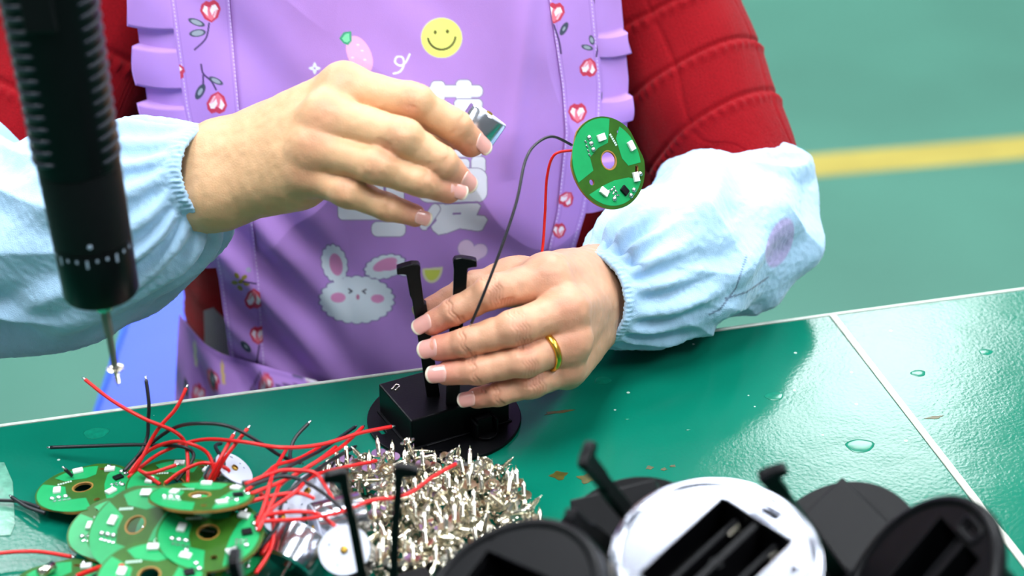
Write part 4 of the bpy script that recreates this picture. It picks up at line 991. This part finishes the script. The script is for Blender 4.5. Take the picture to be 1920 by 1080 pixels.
# ================================================================== circuit boards
BR = .0258
def board_meshes():
    out = [];
    for a in np.linspace(0, 2 * math.pi, 64, endpoint=False):
        r = BR
        for fa in (math.pi * .5, math.pi * 1.25): r = min(r, BR * .94 / max(.2, math.cos(((a - fa + math.pi) % (2 * math.pi)) - math.pi)) if abs(((a - fa + math.pi) % (2 * math.pi)) - math.pi) < 1.2 else r)
        out.append((r * math.cos(a), r * math.sin(a)))
    holes = [circ(.0046, 28, -.001, .001, .0052), circ(.0017, 14, .004, -.0165), circ(.0014, 14, -.011, .0165), rrect(.012, .016, .005, .0022, .001, -.6)]
    bd = plate('board', [out] + holes, 0, .0013, M['board'], M['board_edge'])
    A1 = [(r * math.cos(a), r * math.sin(a)) for r, a in [(BR * .965, t) for t in np.linspace(math.pi * .80, math.pi * 1.50, 22)]] + [(-.001, -.012), (-.008, -.010), (-.0100, -.002), (-.0095, .006)]
    A2 = [(BR * .925 * math.cos(t), BR * .925 * math.sin(t)) for t in np.linspace(-math.pi * .38, math.pi * .22, 18)] + [(.0130, .008), (.0100, -.002), (.0090, -.0100)]
    A3 = [(BR * .89 * math.cos(t), BR * .89 * math.sin(t)) for t in np.linspace(math.pi * .36, math.pi * .70, 12)] + [(-.009, .0125), (.002, .0100), (.0075, .0118)]
    hs3 = [[circ(.0022, 12, -.0115, .0170)][0]]
    cps = [plate('copper_area', [A], .0013, .00142, M['copper']) for A in (A1, A2, A3)]
    return bd, cps
BD, CPS = board_meshes()
def box_me(name, s, m, bev=.0002): mb = MB(); mb.box((0, 0, s[2] / 2), s, bev, seg=1); return mb.mesh(name, m)
LEDM = box_me('led', (.0054, .0038, .0015), M['led']); CHIP = box_me('chip', (.0050, .0040, .0014), M['black_rough']); RES = box_me('resistor', (.0018, .0010, .0006), M['solder'])
mb = MB(); mb.lathe([(.0015, 0), (.0014, .0007), (.0008, .0013), (.0001, .0014)], 12); PAD = mb.mesh('solder_blob', M['solder'], True)
mb = MB(); mb.lathe([(.0050, .0013), (.0056, .00142), (.0051, .00146), (.0048, .0013)], 28, cap=False); HRING = mb.mesh('hole_ring', M['hole'])
SILK = box_me('silkscreen_text', (.0009, .0014, .00012), M['silk'], 0)
def pcb(label, mw, group='round green circuit boards heaped on the bench'):
    t = thing('circuit_board', label, 'circuit board', group, mw)
    me_obj('board', BD, None, t)
    for c in CPS: me_obj('copper_area', c, None, t)
    def put(n_, me, x, y, r=0.): o = me_obj(n_, me, None, t); o.location = (x, y, .00142); o.rotation_euler.z = r
    put('led', LEDM, -.0140, .0030, 1.4); put('led', LEDM, .0150, .0125, -.3); put('led', LEDM, .0120, -.0125, .5); put('led', LEDM, -.0010, .0195, 0.)
    put('chip', CHIP, .0178, .0010, .3)
    for k in range(3): put('solder_blob', PAD, -.0175 + k * .0034, -.0045 - k * .0006)
    for x, y in ((.0205, .0072), (.0222, .0035), (.0185, -.0080), (.0150, .0165)): put('solder_blob', PAD, x, y)
    for k in range(7): put('resistor', RES, .0135 + .0022 * (k % 3), -.0045 - .0022 * (k // 3), .5 * k)
    for k in range(4): put('resistor', RES, -.0165 + .0024 * k, -.0080 - .0006 * k, .3)
    for k in range(6): put('silkscreen_mark', SILK, -.0125 + .0013 * k, .0100 + .0001 * k)
    o = me_obj('hole_ring', HRING, None, t); o.location = (-.001, .001, 0)
    return t
def pl(px, py, z): return Vector(T(px, py, z))
A_ = pcb('circuit board lying apart on the bench, turned up towards the stack', basis(pl(160, 918, .757), (-.10, .12, .99), (1, .35, 0)))
F_ = pcb('circuit board lying flat beneath the topmost one, wires soldered on', basis(pl(330, 912, .764), (0, .05, 1), (1, 0, 0)))
B_ = pcb('topmost circuit board of the stack, tilted away and catching little light', basis(pl(378, 934, .790), (.02, .34, .94), (1, -.02, 0)))
C2 = pcb('circuit board at the bottom of the stack, half hidden under a steep one', basis(pl(222, 990, .762), (-.12, -.05, .99), (1, .1, 0)))
C_ = pcb('circuit board propped up steeply on the flat ones beneath it', basis(pl(258, 990, .777), (-.26, -.30, .92), (1, -.2, 0)))
D2 = pcb('circuit board directly under the bright one in the heap', basis(pl(408, 1032, .771), (.05, -.08, .99), (1, -.25, 0)))
D_ = pcb('bright circuit board lying over another, its dark chip by the motors', basis(pl(394, 1004, .783), (.03, -.10, .99), (1, 0, 0)))
E_ = pcb('circuit board next to the upright battery holder, in front of the others', basis(pl(284, 1084, .780), (0, -.08, .99), (1, .05, 0)))
G_ = pcb('circuit board on its edge in front of the heap with a metal capacitor', basis(pl(118, 1106, .759), (.0, .10, .99), (1, .5, 0)))
mb = MB(); mb.tube([(-.008, .012, .0045), (.000, .016, .0045)], .0026, 16); mb.build('capacitor', M['steel'], G_, True)
FLY = pcb('circuit board swinging on its wires above the blue sleeve cover', basis(W(1138, 306, 1.050), cdir(.58, .14, .80), cdir(.55, -.8, 0)), group='swinging circuit board')

def wire(owner, colour, P, z=(.768, .785, .778), r=.00100, bare=True, world=None):
    if world is None:
        n_ = len(P); zz = np.interp(np.linspace(0, 1, n_), [0, .5, 1], z); Q = [T(px, py, h_) for (px, py), h_ in zip(P, zz)]
    else: Q = world
    Q = spline(Q, 8); inv = owner.matrix_world.inverted(); Q = [inv @ Vector(q) for q in Q]
    mb = MB(); mb.tube(Q, r, 8); w_ = mb.build('wire', M[colour], owner, True)
    if bare:
        d_ = (Q[-1] - Q[-3]).normalized(); mb = MB(); mb.tube([Q[-1] - d_ * .0005, Q[-1] + d_ * .0022], [r * .7, r * .55], 6); mb.build('stripped_end', M['solder'], w_, True)
R_, K_ = 'red_wire', 'black_wire'
wire(A_, R_, [(240, 896), (300, 850), (375, 825), (450, 828), (525, 839), (600, 834), (675, 812), (734, 800)], (.762, .792, .778))
wire(A_, K_, [(232, 884), (262, 850), (276, 820), (278, 790), (279, 755), (274, 713)], (.762, .775, .800))
wire(A_, K_, [(238, 876), (285, 830), (330, 801), (375, 794), (431, 800), (488, 830), (525, 854), (563, 868)], (.762, .800, .765))
wire(A_, R_, [(245, 893), (262, 866), (281, 830), (300, 800), (330, 766), (349, 728)], (.762, .780, .800))
wire(A_, R_, [(242, 888), (275, 848), (320, 829), (356, 832), (388, 849), (400, 878), (398, 905)], (.762, .786, .766), bare=False)
wire(A_, K_, [(84, 962), (50, 950), (22, 932)], (.757, .756, .755))
wire(A_, K_, [(75, 952), (35, 940), (-20, 938)], (.757, .754, .753))
wire(A_, K_, [(135, 892), (122, 880)], (.757, .76, .762))
wire(F_, R_, [(352, 905), (350, 842), (330, 811), (270, 785), (210, 751), (160, 712)], (.766, .786, .800))
wire(F_, K_, [(330, 902), (356, 871), (362, 850), (338, 837), (262, 834), (188, 836), (95, 839)], (.766, .776, .756))
wire(F_, R_, [(399, 902), (424, 856), (464, 804)], (.768, .78, .79))
wire(F_, R_, [(390, 905), (412, 862), (438, 815)], (.768, .78, .786))
wire(F_, K_, [(408, 900), (420, 870), (404, 838), (414, 832)], (.768, .775, .77))
wire(F_, R_, [(300, 908), (262, 882), (280, 888), (330, 872)], (.766, .77, .772))
wire(F_, R_, [(310, 906), (340, 884), (380, 868), (420, 876), (430, 884)], (.766, .775, .77), bare=False)
wire(B_, K_, [(462, 915), (510, 890), (555, 868), (600, 845), (665, 801)], (.792, .785, .765))
wire(B_, R_, [(462, 920), (500, 888), (520, 872), (560, 860), (600, 838)], (.792, .785, .77))
wire(B_, K_, [(464, 912), (530, 893), (575, 905), (620, 935), (652, 967)], (.792, .790, .785))
wire(B_, R_, [(460, 908), (520, 884), (560, 882), (592, 888), (612, 915), (625, 938)], (.792, .790, .785), bare=False)
wire(B_, K_, [(455, 905), (520, 895), (545, 872), (544, 850), (553, 822), (578, 794)], (.792, .775, .785))
wire(B_, R_, [(470, 926), (535, 900), (600, 862), (640, 838), (680, 801)], (.790, .788, .775))
wire(B_, R_, [(466, 942), (510, 930), (560, 925), (590, 935)], (.788, .79, .787), bare=False)
wire(D_, R_, [(480, 985), (495, 950), (508, 900), (520, 872), (537, 843)], (.786, .792, .772))
wire(D_, R_, [(484, 990), (506, 957), (555, 922), (578, 898), (619, 882), (706, 864)], (.786, .792, .77))
wire(D_, R_, [(480, 978), (571, 973), (625, 964), (661, 952), (700, 938), (761, 928), (812, 894), (855, 870)], (.786, .795, .782))
wire(D_, K_, [(478, 970), (530, 930), (570, 900), (610, 870), (665, 838)], (.786, .79, .765))
wire(D_, R_, [(484, 995), (500, 962), (516, 930), (530, 905), (585, 872), (630, 838)], (.786, .79, .775), bare=False)
wire(D_, R_, [(482, 972), (520, 962), (570, 960), (600, 966), (630, 988)], (.786, .792, .785), bare=False)
wire(D2, R_, [(490, 1040), (510, 1010), (514, 985), (500, 940), (488, 925)], (.773, .775, .78), r=.0013, bare=False)
wire(D2, R_, [(480, 1075), (505, 1035), (513, 1002), (510, 960)], (.773, .775, .78), bare=False)
wire(D2, K_, [(486, 1030), (520, 985), (530, 940), (560, 905), (600, 880)], (.773, .786, .77))
wire(E_, R_, [(230, 1062), (190, 1064), (145, 1080)], (.782, .772, .765), r=.0013)
wire(E_, R_, [(270, 1046), (225, 1050), (180, 1068), (150, 1078)], (.78, .772, .765))
wire(E_, K_, [(280, 1048), (240, 1048), (200, 1062)], (.78, .775, .77))
wire(C2, R_, [(175, 1010), (190, 1024), (200, 1032)], (.762, .758, .757), bare=False)
wire(G_, R_, [(60, 1100), (-40, 1075), (-25, 1043), (60, 1034), (134, 1044)], (.760, .757, .756))
# wires of the swinging board
wire(FLY, K_, None, world=[W(1072, 272, 1.045), W(1035, 256, 1.030), W(1003, 272, 1.020), W(984, 305, 1.010), W(968, 380, 1.004), W(938, 470, 1.000), W(905, 556, 1.000), W(884, 606, 1.008)], r=.0008)
wire(FLY, R_, None, world=[W(1074, 282, 1.047), W(1040, 290, 1.050), W(1026, 330, 1.055), W(1022, 400, 1.060), W(1018, 460, 1.066), W(1012, 496, 1.068)], r=.0008, bare=False)

# strip of clear tape on the bench
tp = [(-60, 868), (8, 868), (24, 905), (28, 985), (20, 1004), (-60, 1010)]
P = [T(a, b, TZ) for a, b in tp]; c = P[0]
me = plate('tape_strip', [[(q[0] - c[0], q[1] - c[1]) for q in P][::-1]], 0, .0003, M['tape']); o = me_obj('tape_strip', me, None); o.location = (c[0], c[1], TZ + .0001)
tag(o, 'strip of clear tape stuck flat on the green bench', 'tape')
